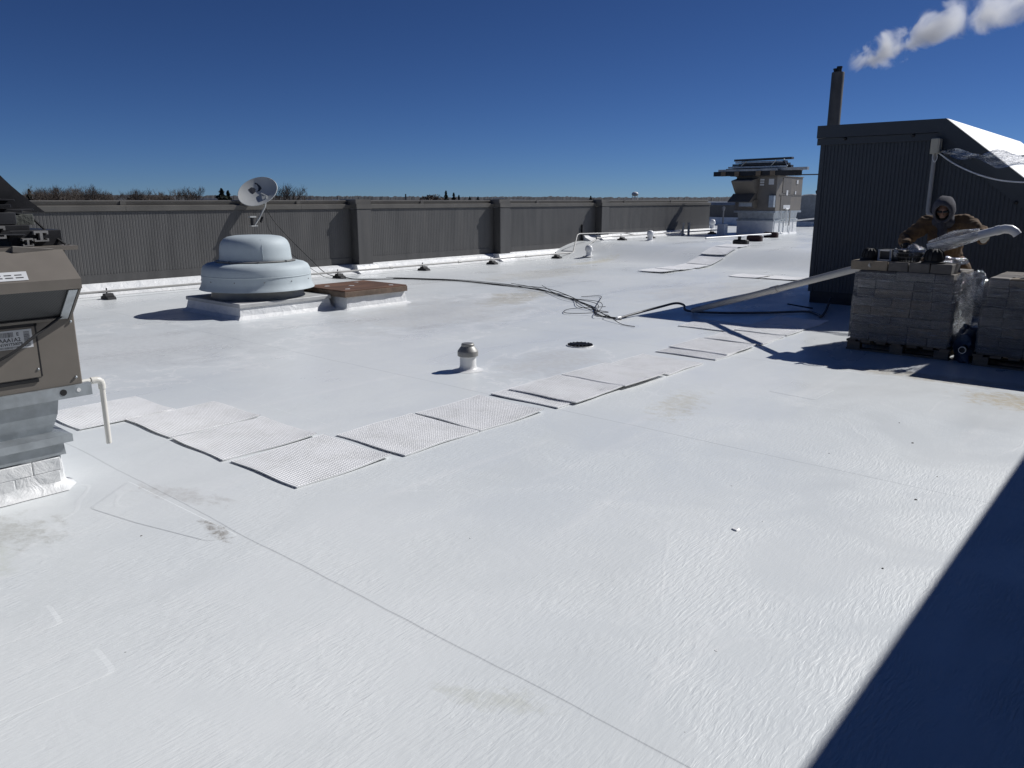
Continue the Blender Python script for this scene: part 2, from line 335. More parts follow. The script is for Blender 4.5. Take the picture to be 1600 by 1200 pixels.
# ------------------------------------------------------------------ setting: land, roof
b = MB(); b.quad((-6000,-3000,-5.5),(6000,-3000,-5.5),(6000,6000,-5.5),(-6000,6000,-5.5))
tag(b.build('ground', FIELD), kind='structure')

def roof_z(y):
    k = max(0.0, min(1.0, (y-18.4)/2.3)); return 0.4*k*k*(3-2*k)
ys = [-9,-6,-3,0,3,6,9,12,15,17.5,18.2] + [18.4+0.23*i for i in range(0,11)] + [21.2,24,27,29.5,33,37,41,46]
rm = MB()
def strip(x0, x1, yl):
    xs = [x0+(x1-x0)*i/10 for i in range(11)]
    vs = [(x, y, roof_z(y)) for y in yl for x in xs]; n = 11
    rm.add(vs, [(j*n+i, j*n+i+1, (j+1)*n+i+1, (j+1)*n+i) for j in range(len(yl)-1) for i in range(10)])
strip(-15.3, 12, ys); strip(-26, -15.3, [y for y in ys if y >= 29.5])
roof = tag(rm.build('roof_deck', ROOF, smooth=60), kind='structure')
b = MB(); b.box(-15.5,12.2,-9.2,46.2,-5.5,-0.02); b.box(-26.2,-15.5,29.4,46.2,-5.5,-0.02)
tag(b.build('building_block', WALL, smooth=None), kind='structure')

def rib_panel(axis, c, a0, a1, z0, zt, pitch=0.056, depth=0.0028, sgn=1):
    """vertical-ribbed metal sheet. axis 'y': sheet at x=c running along y; axis 'x': at y=c running along x. zt: number or function"""
    m = MB(); n = max(1, int(round((a1-a0)/pitch))); p = (a1-a0)/n; pts = []
    for i in range(n):
        a = a0+i*p
        pts += [(a,0),(a+p*0.62,0),(a+p*0.74,1),(a+p*0.88,1)]
    pts.append((a1,0)); lo = []; hi = []
    for a, d in pts:
        o = c - sgn*depth*d; top = zt(a) if callable(zt) else zt
        lo.append((o,a,z0) if axis == 'y' else (a,o,z0)); hi.append((o,a,top) if axis == 'y' else (a,o,top))
    return m.rings([lo, hi], cap=False, close=False)

# ------------------------------------------------------------------ long parapet wall
PX = -15.07
par = thing('parapet_wall', (PX, 10, 0), 'long dark grey ribbed parapet wall running from the left edge to the water tower', 'wall')
piers = [11.55, 16.55, 21.55]; PW, PP = 0.42, 0.25
bays = [(-8.8, piers[0])] + [(piers[i]+PW, piers[i+1]) for i in range(2)] + [(piers[2]+PW, 29.6)]
for i, (a, e) in enumerate(bays):
    zb = 0.2 if i < 3 else 0.55
    if i == 2:
        pass
    rib_panel('y', PX, a, e, zb+0.16, 1.49).build('wall_panel', WALL, par)
    m = MB(); m.box(PX-0.06, PX+0.012, a, e, zb-0.05, zb+0.16)
    m.build('base_trim', WALL, par)
    m = MB(); m.box(PX-0.2, PX-0.03, a, e, 0.0, 1.5); m.build('backing', WALL, par)
for y in piers:
    zb = 0.2 if y < 20 else 0.55
    m = MB(); m.bev(PX-0.02, PX+PP, y, y+PW, zb-0.03, 1.485, 0.006); pr = m.build('pier', WALL, par)
    m = MB(); m.box(PX+PP-0.16, PX+PP-0.01, y-0.008, y, zb+0.2, 1.47); 
    for k in range(3): m.box(PX+0.02+k*0.05, PX+0.04+k*0.05, y-0.016, y-0.004, zb+0.15, 1.48)
    m.build('rib', WALL, pr)
    m = MB(); m.box(PX-0.28, PX+PP+0.012, y-0.012, y+PW+0.012, 1.491, 1.603); m.build('coping_cap', COPE, pr)
    m = MB(); m.box(PX-0.36, PX+PP-0.02, y-0.01, y+PW+0.01, 1.60, 1.705); m.build('coping_crown', COPE, pr)
    m = MB(); m.box(PX+0.0, PX+0.014, y+PW+0.0, y+PW+0.05, zb+0.02, 1.488); m.build('seam_trim', BLACKM, pr)
L = [-8.8, -5, -1.2, 2.6, 6.4, 10.2] + [13.9, 18.6, 23.4, 26.6, 29.6]
for a, e in zip(L[:-1], L[1:]):
    m = MB(); m.prism([(PX-0.30,1.495),(PX+0.028,1.495),(PX+0.032,1.585),(PX-0.02,1.600),(PX-0.30,1.602)], 'y', a+0.002, e-0.002); m.build('coping', COPE, par)
    m = MB(); m.prism([(PX-0.36,1.603),(PX-0.10,1.603),(PX-0.085,1.672),(PX-0.12,1.688),(PX-0.36,1.69)], 'y', a+0.002, e-0.002); m.build('coping_crown', COPE, par)
    m = MB(); m.box(PX-0.105, PX-0.075, a-0.05, a+0.05, 1.605, 1.68); m.build('coping_splice', COPE, par)
# white base flashing with a soft cant
def flash(a, e, base, top, wob):
    m = MB(); rs = []
    n = int((e-a)/0.4)+2; rnd = random.Random(wob)
    for i in range(n):
        y = a+(e-a)*i/(n-1); q = rnd.uniform(-0.012,0.012); zb = roof_z(y) if base is None else base
        rs.append([(PX+0.02,y,zb-0.02),(PX+0.34+q,y,zb+0.004),(PX+0.24+q,y,zb+0.05),(PX+0.11+q*0.6,y,top-0.06+q*0.5),(PX+0.06,y,top-0.004+q*0.3),(PX+0.02,y,top)])
    return m.rings(rs)
flash(-8.8, 20.85, 0.0, 0.21, 3).build('base_flashing', CURB, par, smooth=50)
flash(20.85, 29.6, None, 0.57, 4).build('base_flashing', CURB, par, smooth=50)
for y in piers:
    zb, tp = (0.0,0.205) if y < 20 else (roof_z(y),0.565)
    m = MB(); m.rings([[(PX+0.05,yy,zb),(PX+PP+0.2,yy,zb),(PX+PP+0.09,yy,zb+0.06),(PX+PP+0.03,yy,tp),(PX+0.05,yy,tp)] for yy in (y-0.10,y-0.03,y+PW+0.03,y+PW+0.10)]); m.build('pier_flashing', CURB, par, smooth=50)
m = MB(); m.box(PX+0.0, PX+0.05, 20.76, 20.82, 0.22, 0.92); m.build('corner_trim', BLACKM, par)

# far cross wall and barrel hood
fw = thing('cross_wall', (-18, 38.8, 0.4), 'shaded far wall with pale coping past the end of the long parapet', 'wall')
rib_panel('x', 38.8, -26, -16.6, 0.78, 1.42, 0.09).build('wall_panel', WALL, fw)
m = MB(); m.box(-26,-16.6,38.83,39.1,0.3,1.43); m.build('backing', WALL, fw)
m = MB(); m.prism([(38.70,1.42),(39.15,1.42),(39.15,1.60),(38.78,1.56)], 'x', -26, -16.6); m.build('coping', GALV, fw)
m = MB(); m.prism([(38.50,0.39),(38.83,0.39),(38.83,0.80),(38.74,0.80),(38.68,0.46)], 'x', -26, -16.6); m.build('base_flashing', CURB, fw)
hd = thing('barrel_hood', (-14.9, 41, 0.4), 'grey arched barrel hood behind the far rooftop unit', 'vent hood')
pr = [(-15.85,0.38),(-13.95,0.38)] + [(-14.9+0.95*cos(R(a)), 1.42+0.52*sin(R(a))) for a in range(0,181,12)]
m = MB(); m.prism(pr, 'y', 40.0, 43.5); m.build('body', pm('hood_paint',(0.20,0.22,0.24),0.5), hd, smooth=40)
m = MB(); m.prism([(-14.9+1.0*cos(R(a)), 1.42+0.56*sin(R(a))) for a in range(0,181,12)]+[(-14.9+0.96*cos(R(a)), 1.42+0.525*sin(R(a))) for a in range(180,-1,-12)], 'y', 39.95, 43.55); m.build('roof_sheet', MEMB, hd, smooth=40)
m = MB(); m.box(-15.95,-13.85,39.9,43.6,0.38,0.62); m.build('curb', CURB, hd)
m = MB(); m.tube([(-14.75,40.4,1.9),(-14.75,40.4,2.08)],0.05,8); m.ball((-14.75,40.4,2.09),0.08); m.build('vent_cap', BLACKM, hd, smooth=40)

# wall of the taller block right of the camera (its shadow crosses the lower right of the roof)
sh = thing('tall_block', (3, 0, 0), 'tall block beyond the right edge whose shadow crosses the lower right roof', 'building')
WH = 3.0; wx = -0.66 + 0.435*WH
m = MB(); m.box(wx+0.02, 11, -8.5, 12.0, -0.02, WH-0.25); m.build('wall', SHADEWALL, sh)
rib_panel('y', wx, -8.5, 12.0, 0.3, WH-0.25, 0.056, 0.006, 1).build('wall_panel', SHADEWALL, sh)
m = MB(); m.box(wx, 11.05, -8.55, 12.05, WH-0.25, WH); m.build('coping', SHADEWALL, sh)

# ------------------------------------------------------------------ stair penthouse at right
P0, PY, PYB = -4.83, 13.25, 19.4
pk, SL, PT = -3.02, 0.80, 2.86
def ptop(x): return PT if x <= pk else PT - SL*(x-pk)
pent = thing('stair_penthouse', (P0, PY, 0), 'dark ribbed stair penthouse with sloped white roof at right', 'penthouse')
xe = 0.1
rib_panel('x', PY, P0+0.06, xe, 0.2, lambda x: ptop(x)-0.27, 0.056, 0.006, -1).build('wall_panel', SHADEWALL, pent)
rib_panel('y', P0, PY+0.06, PYB-0.06, 0.2, PT-0.27, 0.056, 0.006, -1).build('wall_panel', SHADEWALL, pent)
m = MB(); m.prism([(P0+0.03,0.0),(xe,0.0),(xe,ptop(xe)-0.1),(pk,PT-0.1),(P0+0.03,PT-0.1)], 'y', PY+0.03, PYB-0.03); m.build('core', SHADEWALL, pent)
m = MB(); m.box(P0-0.012, P0+0.06, PY-0.012, PY+0.06, 0.19, PT-0.26); m.build('corner_trim', SHADEWALL, pent)
m = MB(); m.box(P0+0.02, xe, PY+0.02-0.012, PY+0.06, 0.0, 0.2); m.box(P0+0.008, P0+0.06, PY+0.06, PYB-0.06, 0, 0.2); m.build('base_trim', BLACKM, pent)
dz = 0.27*math.sqrt(1+SL*SL)*0.86
def band(o0, o1, z_up, z_dn):
    """fascia that follows the roofline: flat then sloping"""
    k = math.sqrt(1+SL*SL)
    a = [(P0-0.06,PT-z_up),(pk+0.0,PT-z_up),(xe,ptop(xe)-z_up*k*0.8)]
    c = [(xe,ptop(xe)-z_dn*k),(pk-0.12*z_dn/0.27,PT-z_dn),(P0-0.06,PT-z_dn)]
    m = MB(); m.prism(a+c, 'y', PY-o0, PY-o1); return m
band(0.085, 0.0, 0.0, 0.19).build('fascia', SHADEWALL, pent)
band(0.045, 0.0, 0.195, 0.30).build('fascia_trim', SHADEWALL, pent)
m = MB(); m.box(P0-0.085, P0-0.002, PY+0.002, PYB+0.05, PT-0.19, PT); m.build('fascia', SHADEWALL, pent)
m = MB(); m.rings([[(P0-0.08,y,PT+0.002),(pk,y,PT+0.002),(xe,y,ptop(xe)+0.002),(xe,y,ptop(xe)-0.05),(pk,y,PT-0.05),(P0-0.08,y,PT-0.05)] for y in (PY+0.004, PY+2, PY+4, PYB)]); m.build('roof_membrane', MEMB, pent)
for x, z in ((-4.45,2.645),(-3.45,2.645),(-2.0,1.66)):
    m = MB(); m.ball((x,PY-0.05,z-0.0),0.028,8,6); m.build('bolt', BLACKM, pent)

# beige box on a conduit mast, hanging cable and torn film
jb = thing('junction_box', (-3.1, PY-0.1, 0.9), 'beige box on a grey conduit mast against the dark penthouse', 'junction box')
m = MB(); m.bev(-3.155,-3.045,PY-0.235,PY-0.06,2.36,2.58,0.012); m.build('housing', BEIGE, jb)
m = MB(); m.box(-3.05,-3.038,PY-0.225,PY-0.07,2.375,2.565); m.build('cover', BEIGE, jb)
m = MB(); m.tube([(-3.115,PY-0.10,2.38),(-3.115,PY-0.10,1.55)]+[(-3.115+0.10*(1-cos(R(a))),PY-0.10-0.02,1.55-0.10*sin(R(a))) for a in (30,60,90)]+[(-2.85,PY-0.12,1.44)],0.032,12); m.build('conduit', GPVC, jb, smooth=50)
m = MB(); m.tube(bez([(-3.07,PY-0.15,2.36),(-3.06,PY-0.17,2.29),(-3.09,PY-0.17,2.24),(-3.12,PY-0.17,2.30),(-3.12,PY-0.16,2.37)]),0.005,6); m.build('wire_loop', WHITE, jb)
m = MB(); m.tube(bez([(-3.05,PY-0.15,2.37),(-2.8,PY-0.2,2.20),(-2.45,PY-0.3,2.04),(-2.1,PY-0.4,1.95),(-1.6,PY-0.6,1.93),(-0.9,PY-1.0,2.0)]),0.011,6)
tag(m.build('hanging_cable', WHITE, smooth=60), 'white cable sagging from the beige box off to the right', 'cable')
rnd = random.Random(5); rs = []
for i in range(33):
    t = i/32; x = -3.04+1.75*t; y = PY-0.16-0.45*t; z = 2.40-0.19*t-0.10*sin(pi*t)*0.6; w = (0.015+0.065*sin(pi*min(1,t*1.1))**0.8+0.05*t)*(0.8+0.35*sin(17*t)*sin(5*t))
    ring = []
    for k in range(8):
        s = (k/7-0.5)*2; ring.append((x, y+0.03*sin(9*s+14*t)+rnd.uniform(-.01,.01), z+s*w+0.02*sin(20*t+5*s)))
    rs.append(ring)
m = MB(); m.rings(rs, cap=False, close=False)
tag(m.build('torn_film', THIN, smooth=180), 'clear torn plastic film streaming right from the beige box', 'plastic film')

# ------------------------------------------------------------------ steam stack
sx, sy = -18.33, 52.0
stk = thing('steam_stack', (sx, sy, -5.5), 'tall brown metal stack rising behind the penthouse roof', 'chimney')
m = MB(); m.lathe([(0.40,-5.5),(0.40,0),(0.385,5),(0.375,9.35),(0.36,9.4),(0.33,9.4),(0.33,9.0)],32,(sx,sy),cap=True); m.build('shell', STACKM, stk, smooth=40)
for i, (dx, dy, h, r) in enumerate(((-0.14,-0.1,9.62,0.11),(0.10,-0.12,9.72,0.14),(0.0,0.16,9.66,0.12))):
    m = MB(); m.lathe([(r,8.9),(r,h-0.1),(r+0.03,h-0.09),(r+0.03,h),(r-0.02,h)],16,(sx+dx,sy+dy)); m.build('flue', BLACKM, stk, smooth=40)
m = MB(); m.lathe([(0.41,4.9),(0.41,5.02)],32,(sx,sy)); m.build('joint_band', STACKM, stk)
def plume(name, start, heading, rise, L, R0, R1, dens, thr, label, gap=None):
    m = MB(); m.box(0, L, -R1*1.5, R1*1.5, -R1*1.6, R1*1.6)
    o = m.build(name, steam_material(L, R0, R1, dens, thr, gap)); o.location = start
    d = Vector((cos(heading)*cos(rise), sin(heading)*cos(rise), sin(rise))); o.rotation_euler = d.to_track_quat('X', 'Z').to_euler()
    tag(o, label, 'steam', kind='stuff')
hx = R(41)   # drifts across the view, to the right
plume('steam_plume', (sx+0.3, sy+0.3, 9.9), hx, R(20), 22, 0.62, 2.1, 2.6, 1.42, 'white steam cloud drifting right from the stack', 0.36)
plume('steam_wisp', (-5.9, 52+9, 6.9), hx, R(50), 5.0, 0.6, 1.0, 0.30, 1.35, 'faint small steam wisp above the penthouse slope')

# ------------------------------------------------------------------ far landscape
def polar(px, dist):
    """px: horizontal place in the photograph's width; returns ground x,y at that bearing"""
    a = math.atan((px-800)/1243.0) - R(41)
    return dist*sin(a), dist*cos(a)
rnd = random.Random(11)
# wooded ridge far off, one mass
m = MB(); n = 900; rows = []
prof = [(0,9),(150,9),(260,8),(420,7),(560,6.5),(700,5),(860,6),(960,4),(1100,4.5),(1300,5),(1650,5)]
def ridge(px):
    for (a, h), (c, k) in zip(prof[:-1], prof[1:]):
        if a <= px <= c: return h+(k-h)*(px-a)/(c-a)
    return 5
for r in range(4):
    row = []
    for i in range(n):
        px = -60+1740*i/(n-1); x, y = polar(px, 1500+r*60)
        h = (0.35,0.8,1.0,0.9)[r]*(ridge(px)*1.0 + 1.7) + 1.6*mnoise.noise((i*0.07,r,0)) + 1.6*mnoise.noise((i*0.31,r*2,4)) + rnd.uniform(-0.5,0.9)
        row.append((x, y, h if r else -6))
    rows.append(row)
m.rings(rows, cap=False, close=False)
tag(m.build('distant_wood', HILLM), 'dark wooded ridge along the horizon', 'woodland', kind='stuff')

def bare_tree_mesh(seed, H):
    """trunk mesh and crown mesh (limbs and twigs) of a leafless tree, height H, base at z=0"""
    r = random.Random(seed); tr, cr = MB(), MB()
    tr.tube([(0,0,0),(0.02*H,0.01*H,H*0.18),(0.0,0.0,H*0.34)],[H*0.022,H*0.018,H*0.014],6)
    def grow(p, d, ln, rad, lev):
        d2 = (d+Vector((r.uniform(-.2,.2),r.uniform(-.2,.2),r.uniform(0,.22)))).normalized()
        mid = p+d*ln*0.5; q = mid+d2*ln*0.5
        cr.tube([p,mid,q],[rad,rad*0.8,rad*0.6],3 if lev > 0 else 5, cap=False)
        if lev >= 4: return
        for k in range(r.choice((3,3,4)) if lev < 3 else 4):
            ax = Vector((r.uniform(-1,1),r.uniform(-1,1),r.uniform(-.15,.8))).normalized()
            nd = (d2*0.9+ax*0.75).normalized(); s = r.uniform(0.35,1.0) if lev else r.uniform(0.6,1)
            grow(p+(q-p)*s, nd, ln*r.uniform(0.55,0.78), max(rad*0.55,H*0.0011), lev+1)
    for k in range(5):
        a = 2*pi*k/5+r.uniform(-.4,.4); grow(Vector((0,0,H*r.uniform(0.16,0.34))), Vector((cos(a)*0.6,sin(a)*0.6,1)).normalized(), H*r.uniform(0.22,0.30), H*0.010, 0)
    return tr.mesh('trunk', BARK), cr.mesh('crown', TWIG)
def shrub_mesh(seed, mat, H, Wd, n, conifer=False):
    r = random.Random(seed); m = MB()
    for i in range(n):
        if conifer:
            h = r.random()**0.8; rad = (1-h)**0.8*Wd*(0.75+0.35*sin(h*40+seed)); a = r.uniform(0,2*pi); q = math.sqrt(r.random())
            p = Vector((cos(a)*rad*q, sin(a)*rad*q, H*(0.12+0.88*h))); s = H*0.035*(1.3-h*0.6)
        else:
            a = r.uniform(0,2*pi); u = r.uniform(-1,1); q = r.random()**0.4; k = math.sqrt(1-u*u)
            p = Vector((cos(a)*k*Wd*q, sin(a)*k*Wd*q, H*(0.5+0.5*u*q))); s = H*0.05
        d1 = Vector((r.uniform(-1,1),r.uniform(-1,1),r.uniform(-.6,.6)))*s; d2 = Vector((r.uniform(-1,1),r.uniform(-1,1),r.uniform(-.3,1)))*s
        m.add([p-d1, p+d1*0.6+d2, p+d1, p-d2], [(0,1,2),(0,2,3)])
    return m.mesh('crown', mat)
BT = [bare_tree_mesh(100+i, 10.0) for i in range(5)]
def bare_tree(px, dist, top, label, k, group):
    x, y = polar(px, dist); h = 7.2+top
    root = thing('bare_tree', (x,y,-5.5), label, 'tree', group); root.rotation_euler[2] = k*1.7
    for nm, me in (('trunk',BT[k%5][0]),('crown',BT[k%5][1])):
        o = bpy.data.objects.new(nm, me); COL.objects.link(o); o.parent = root
        f = (h+1.6)/9.6; o.scale = (f*(0.85+0.3*((k*7)%5)/5), f*(0.85+0.3*((k*3)%5)/5), f)
g1 = 'bare trees beyond the left end of the parapet'
spec = [(52,300,4.2),(63,280,4.6),(74,310,5.0),(84,290,4.4),(95,300,4.3),(108,270,4.2),(117,290,4.9),(126,280,4.3),(135,300,5.0),(150,280,3.4),(161,300,3.6),(172,290,3.5)]
w12 = ['first','second','third','fourth','fifth','sixth','seventh','eighth','ninth','tenth','eleventh','twelfth']
for k, (px, d, t) in enumerate(spec):
    bare_tree(px, d, t, 'leafless brown tree, %s from the left in the thicket beside the scrap pile' % w12[k], k, g1)
for k, (px, d, t) in enumerate([(208,300,3.4),(218,290,3.6),(233,300,3.0),(246,280,3.4),(258,300,3.1)]):
    bare_tree(px, d, t, 'leafless tree, %s from the left in the small grove left of the satellite dish' % w12[k], k+3, g1)
for k, (px, d, t, lab) in enumerate([(285,260,4.6,'left one of the tall bare pair left of the dish'),(300,255,4.5,'right one of the tall bare pair left of the dish'),
        (440,230,4.3,'bare tree half hidden right behind the satellite dish'),(456,240,4.0,'spreading bare tree just right of the satellite dish'),(468,245,2.9,'low bare tree at the right end of the dish group')]):
    bare_tree(px, d, t, lab, k+1, g1)
for k, (px, d) in enumerate([(60,310),(80,315),(100,320),(120,310),(140,315),(160,310),(215,320),(235,320),(255,320)]):
    x, y = polar(px, d); o = tag(bpy.data.objects.new('thicket', shrub_mesh(40+k, TWIG, 8.9, 5.0, 1100)), 'brown brush, %s clump from the left under the bare trees' % w12[k], 'bush', 'brush under the bare trees')
    COL.objects.link(o); o.location = (x,y,-5.5)
def conifer(px, d, top, wd, seed, label):
    x, y = polar(px, d); h = 7.2+top; root = thing('pine_tree', (x,y,-5.5), label, 'tree', 'dark evergreens on the skyline')
    o = bpy.data.objects.new('crown', shrub_mesh(seed, PINE, h, wd, 1500, True)); COL.objects.link(o); o.parent = root
    m = MB(); m.tube([(0,0,0),(0,0,h*0.9)],[0.25,0.05],6); m.build('trunk', BARK, root, local=True)
conifer(47,290,3.2,2.2,9,'dark evergreen at the left end of the thicket'); conifer(347,180,2.2,4.4,1,'broad dark pine just left of the satellite dish')
conifer(357,185,1.9,2.0,8,'smaller pine touching the broad one left of the dish')
conifer(697,320,3.4,2.6,2,'tallest pine of the group above the middle of the parapet'); conifer(709,325,2.7,2.2,3,'second pine right of the tallest one above mid parapet'); conifer(717,330,1.8,2.0,4,'third and shorter pine above mid parapet')
conifer(734,330,1.2,2.4,5,'low pine left of the pale flat building'); conifer(747,335,1.2,2.0,6,'low pine touching the pale flat building'); conifer(923,420,1.9,2.6,7,'lone evergreen tip above the third pier')
for k, (px, d, h, w_) in enumerate([(668,330,9.2,4.5),(681,335,9.4,4.5)]):
    x, y = polar(px, d); o = tag(bpy.data.objects.new('thicket', shrub_mesh(70+k, TWIG, h, w_, 1300)), ('left','right')[k]+' half of the brown brush mound left of the tallest pine', 'bush', 'brush mounds by the pines')
    COL.objects.link(o); o.location = (x,y,-5.5)
def shed(px, d, w, h, dep, label, roof=FARROOF, wallm=FARWALL):
    x, y = polar(px, d); root = thing('far_building', (x,y,-5.5), label, 'building', 'pale buildings on the skyline'); root.rotation_euler[2] = -math.atan2(x,y)
    m = MB(); m.box(-w/2,w/2,-dep/2,dep/2,0,h-0.3); m.build('wall', wallm, root, local=True)
    m = MB(); m.box(-w/2-0.3,w/2+0.3,-dep/2-0.3,dep/2+0.3,h-0.3,h); m.build('roof', roof, root, local=True)
    k = max(2,int(w/5))
    for i in range(k):
        cx = -w/2+(i+0.5)*w/k; m = MB(); m.box(cx-0.7,cx+0.7,-dep/2-0.05,-dep/2+0.1,h-3.2,h-1.6); m.build('window', FARGLASS, root, local=True)
shed(788,420,20,7.3,14,'long pale flat building beside the low pines',MEMB); shed(779,410,6,8.0,8,'small white block on top of the pale flat building',MEMB)
shed(545,300,5,7.4,6,'white shed behind the top of the first pier',MEMB); shed(566,320,7,7.2,6,'pale long shed just right of the first pier'); shed(484,310,2.6,7.4,3,'small pale hut right of the bare trees',MEMB)
shed(524,320,1.6,7.3,2,'tiny white hut left of the first pier',MEMB); shed(602,380,5,7.0,6,'low pale shed right of the first pier'); shed(859,500,6,7.1,6,'low white shed before the far ridge',MEMB)
shed(325,350,10,7.6,8,'pale building left of the broad dark pine',MEMB)
x, y = polar(634, 420); m = MB(); m.tube([(x,y,-5.5),(x,y,4.6)],0.35,6); tag(m.build('utility_mast', BLACKM), 'thin dark mast on the skyline left of the pines', 'mast')
# water tower
x, y = polar(992, 1250); wt = thing('water_tower', (x,y,-5.5), 'white water tower on legs on the horizon', 'water tower')
m = MB(); m.lathe([(0.5,6.6),(3.2,7.4),(4.8,8.8),(5.1,10.2),(4.7,11.8),(3.2,13.0),(1.2,13.6),(0.3,13.7)],24,(x,y)); m.build('tank', TANK, wt, smooth=50)
for k in range(6):
    a = 2*pi*k/6; m = MB(); m.tube([(x+5.2*cos(a),y+5.2*sin(a),-5.5),(x+4.4*cos(a),y+4.4*sin(a),9.2)],0.32,6); m.build('leg', TANK, wt)
m = MB(); m.tube([(x,y,-5.5),(x,y,7)],0.7,8); m.build('riser', TANK, wt)
m = MB(); m.lathe([(5.2,9.6),(5.5,9.6),(5.5,10.0),(5.2,10.0)],24,(x,y)); m.build('balcony', pm('tank_dark_band',(0.22,0.23,0.25),0.6), wt)  # balcony ring in a darker grey than the tank

# ------------------------------------------------------------------ rooftop unit at the left edge
ux = -4.95
un = thing('rooftop_unit', (-5.7, 0.2, 0.0), 'taupe rooftop air unit with mesh hood and label at the left edge', 'air unit')
m = MB(); m.bev(ux-1.6, ux, -1.6, 1.735, 0.622, 1.415, 0.006); body = m.build('cabinet', TAUPE, un)
m = MB(); m.box(ux-1.63, ux+0.015, -1.63, 1.80, 1.416, 1.44); m.build('top_panel', TAUPE, un)
m = MB(); m.prism([(ux,1.432),(ux+0.235,1.268),(ux+0.235,1.212),(ux+0.222,1.212),(ux+0.222,1.258),(ux,1.412)], 'y', -1.2, 1.715); hood = m.build('hood_top', TAUPE, un)
for y0 in (-1.2, 1.700):
    m = MB(); m.prism([(ux,1.40),(ux+0.222,1.256),(ux+0.222,1.205),(ux+0.012,1.015),(ux,1.015)], 'y', y0, y0+0.013); m.build('hood_side', TAUPED, un)
m = MB(); m.quad((ux+0.212,-1.18,1.214),(ux+0.212,1.699,1.214),(ux+0.012,1.699,1.034),(ux+0.012,-1.18,1.034)); m.build('hood_screen', SCREEN, un)
m = MB()
n = Vector((0.18,0,-0.2)).normalized()
def sl(t, y, o=0.004): p = Vector((ux+0.216-0.204*t, y, 1.214-0.184*t)); return tuple(p+n*o)
m.rings([[sl(0,y),sl(1,y),sl(1,y,0.012),sl(0,y,0.012)] for y in (1.648,1.694)]); m.build('screen_frame', GALV, un)
m = MB(); m.rings([[sl(0.95,y),sl(1.04,y),sl(1.04,y,0.012),sl(0.95,y,0.012)] for y in (-1.18,1.647)]); m.build('screen_frame', TAUPED, un)
# access panel, seams and label
m = MB(); m.box(ux-0.002, ux+0.006, -0.9, 1.515, 0.70, 0.995); panel = m.build('access_panel', TAUPE, un)
m = MB(); m.box(ux+0.001, ux+0.004, 1.517, 1.525, 0.70, 1.01); m.box(ux+0.001, ux+0.004, -0.9, 1.53, 0.997, 1.012); m.box(ux+0.001, ux+0.010, -0.9, 1.50, 0.672, 0.69); m.build('panel_seam', BLACKM, un)
for y, z in ((1.71,1.0),(1.70,0.665),(1.505,0.745)):
    m = MB(); m.ball((ux+0.006,y,z),0.008,8,6); m.build('screw', GALV, un)
m = MB(); m.box(ux+0.006, ux+0.0075, 1.06, 1.498, 0.878, 0.984); lab = m.build('rating_label', LABELW, un)
tag(lab, 'white label with bar codes and printed number')
rnd = random.Random(3); m = MB(); y = 1.075
while y < 1.40:
    w = rnd.choice((0.0015,0.0025,0.004)); m.box(ux+0.0077, ux+0.0079, y, y+w, 0.947, 0.975); y += w+rnd.choice((0.002,0.003))
z = 0.888
while z < 0.972:
    h = rnd.choice((0.0012,0.0022,0.0035)); m.box(ux+0.0077, ux+0.0079, 1.455, 1.485, z, z+h); z += h+rnd.choice((0.0015,0.0025))
y = 1.075
while y < 1.44:
    w = rnd.choice((0.0012,0.0022)); m.box(ux+0.0077, ux+0.0079, y, y+w, 0.882, 0.893); y += w+rnd.choice((0.0015,0.0025))
m.build('bar_code', INK, lab)
def text(s, size, pos, rot, mat, parent, name='lettering'):
    c = bpy.data.curves.new('t', 'FONT'); c.body = s; c.size = size; c.align_x = 'RIGHT'; c.offset = 0.0006
    o = bpy.data.objects.new('t', c); COL.objects.link(o); bpy.context.view_layer.update()
    me = bpy.data.meshes.new_from_object(o.evaluated_get(bpy.context.evaluated_depsgraph_get())); bpy.data.objects.remove(o); me.materials.clear(); me.materials.append(mat)
    q = bpy.data.objects.new(name, me); COL.objects.link(q); q.parent = parent; q.location = Vector(pos)-OFF.get(parent.name, Vector()); q.rotation_euler = rot; return q
text('112A2A1AAA1A2', 0.030, (ux+0.0079,1.438,0.921), (R(90),0,R(90)), INK, lab)
text('N1W1T50078', 0.020, (ux+0.0079,1.445,0.900), (R(90),0,R(90)), INK, lab)
text('E', 0.026, (ux+0.0079,1.432,0.953), (R(90),0,R(90)), INK, lab)
m = MB(); m.box(ux+0.09, ux+0.21, 1.02, 1.37, 1.0, 1.0005); 
hl = MB(); hl.add([(ux+0.165,1.05,1.3205),(ux+0.165,1.465,1.3205),(ux+0.225,1.455,1.2785),(ux+0.225,1.05,1.2785)],[(0,1,2,3)])
hl = hl.build('hood_label', LABELW, un)
m = MB()
for i in range(7): m.add([(ux+0.185,1.10+i*0.05,1.3072),(ux+0.185,1.135+i*0.05,1.3072),(ux+0.192,1.135+i*0.05,1.3023),(ux+0.192,1.10+i*0.05,1.3023)],[(0,1,2,3)])
for i in range(5): m.add([(ux+0.203,1.20+i*0.05,1.2946),(ux+0.203,1.238+i*0.05,1.2946),(ux+0.210,1.238+i*0.05,1.2897),(ux+0.210,1.20+i*0.05,1.2897)],[(0,1,2,3)])
m.build('lettering', INK, hl)
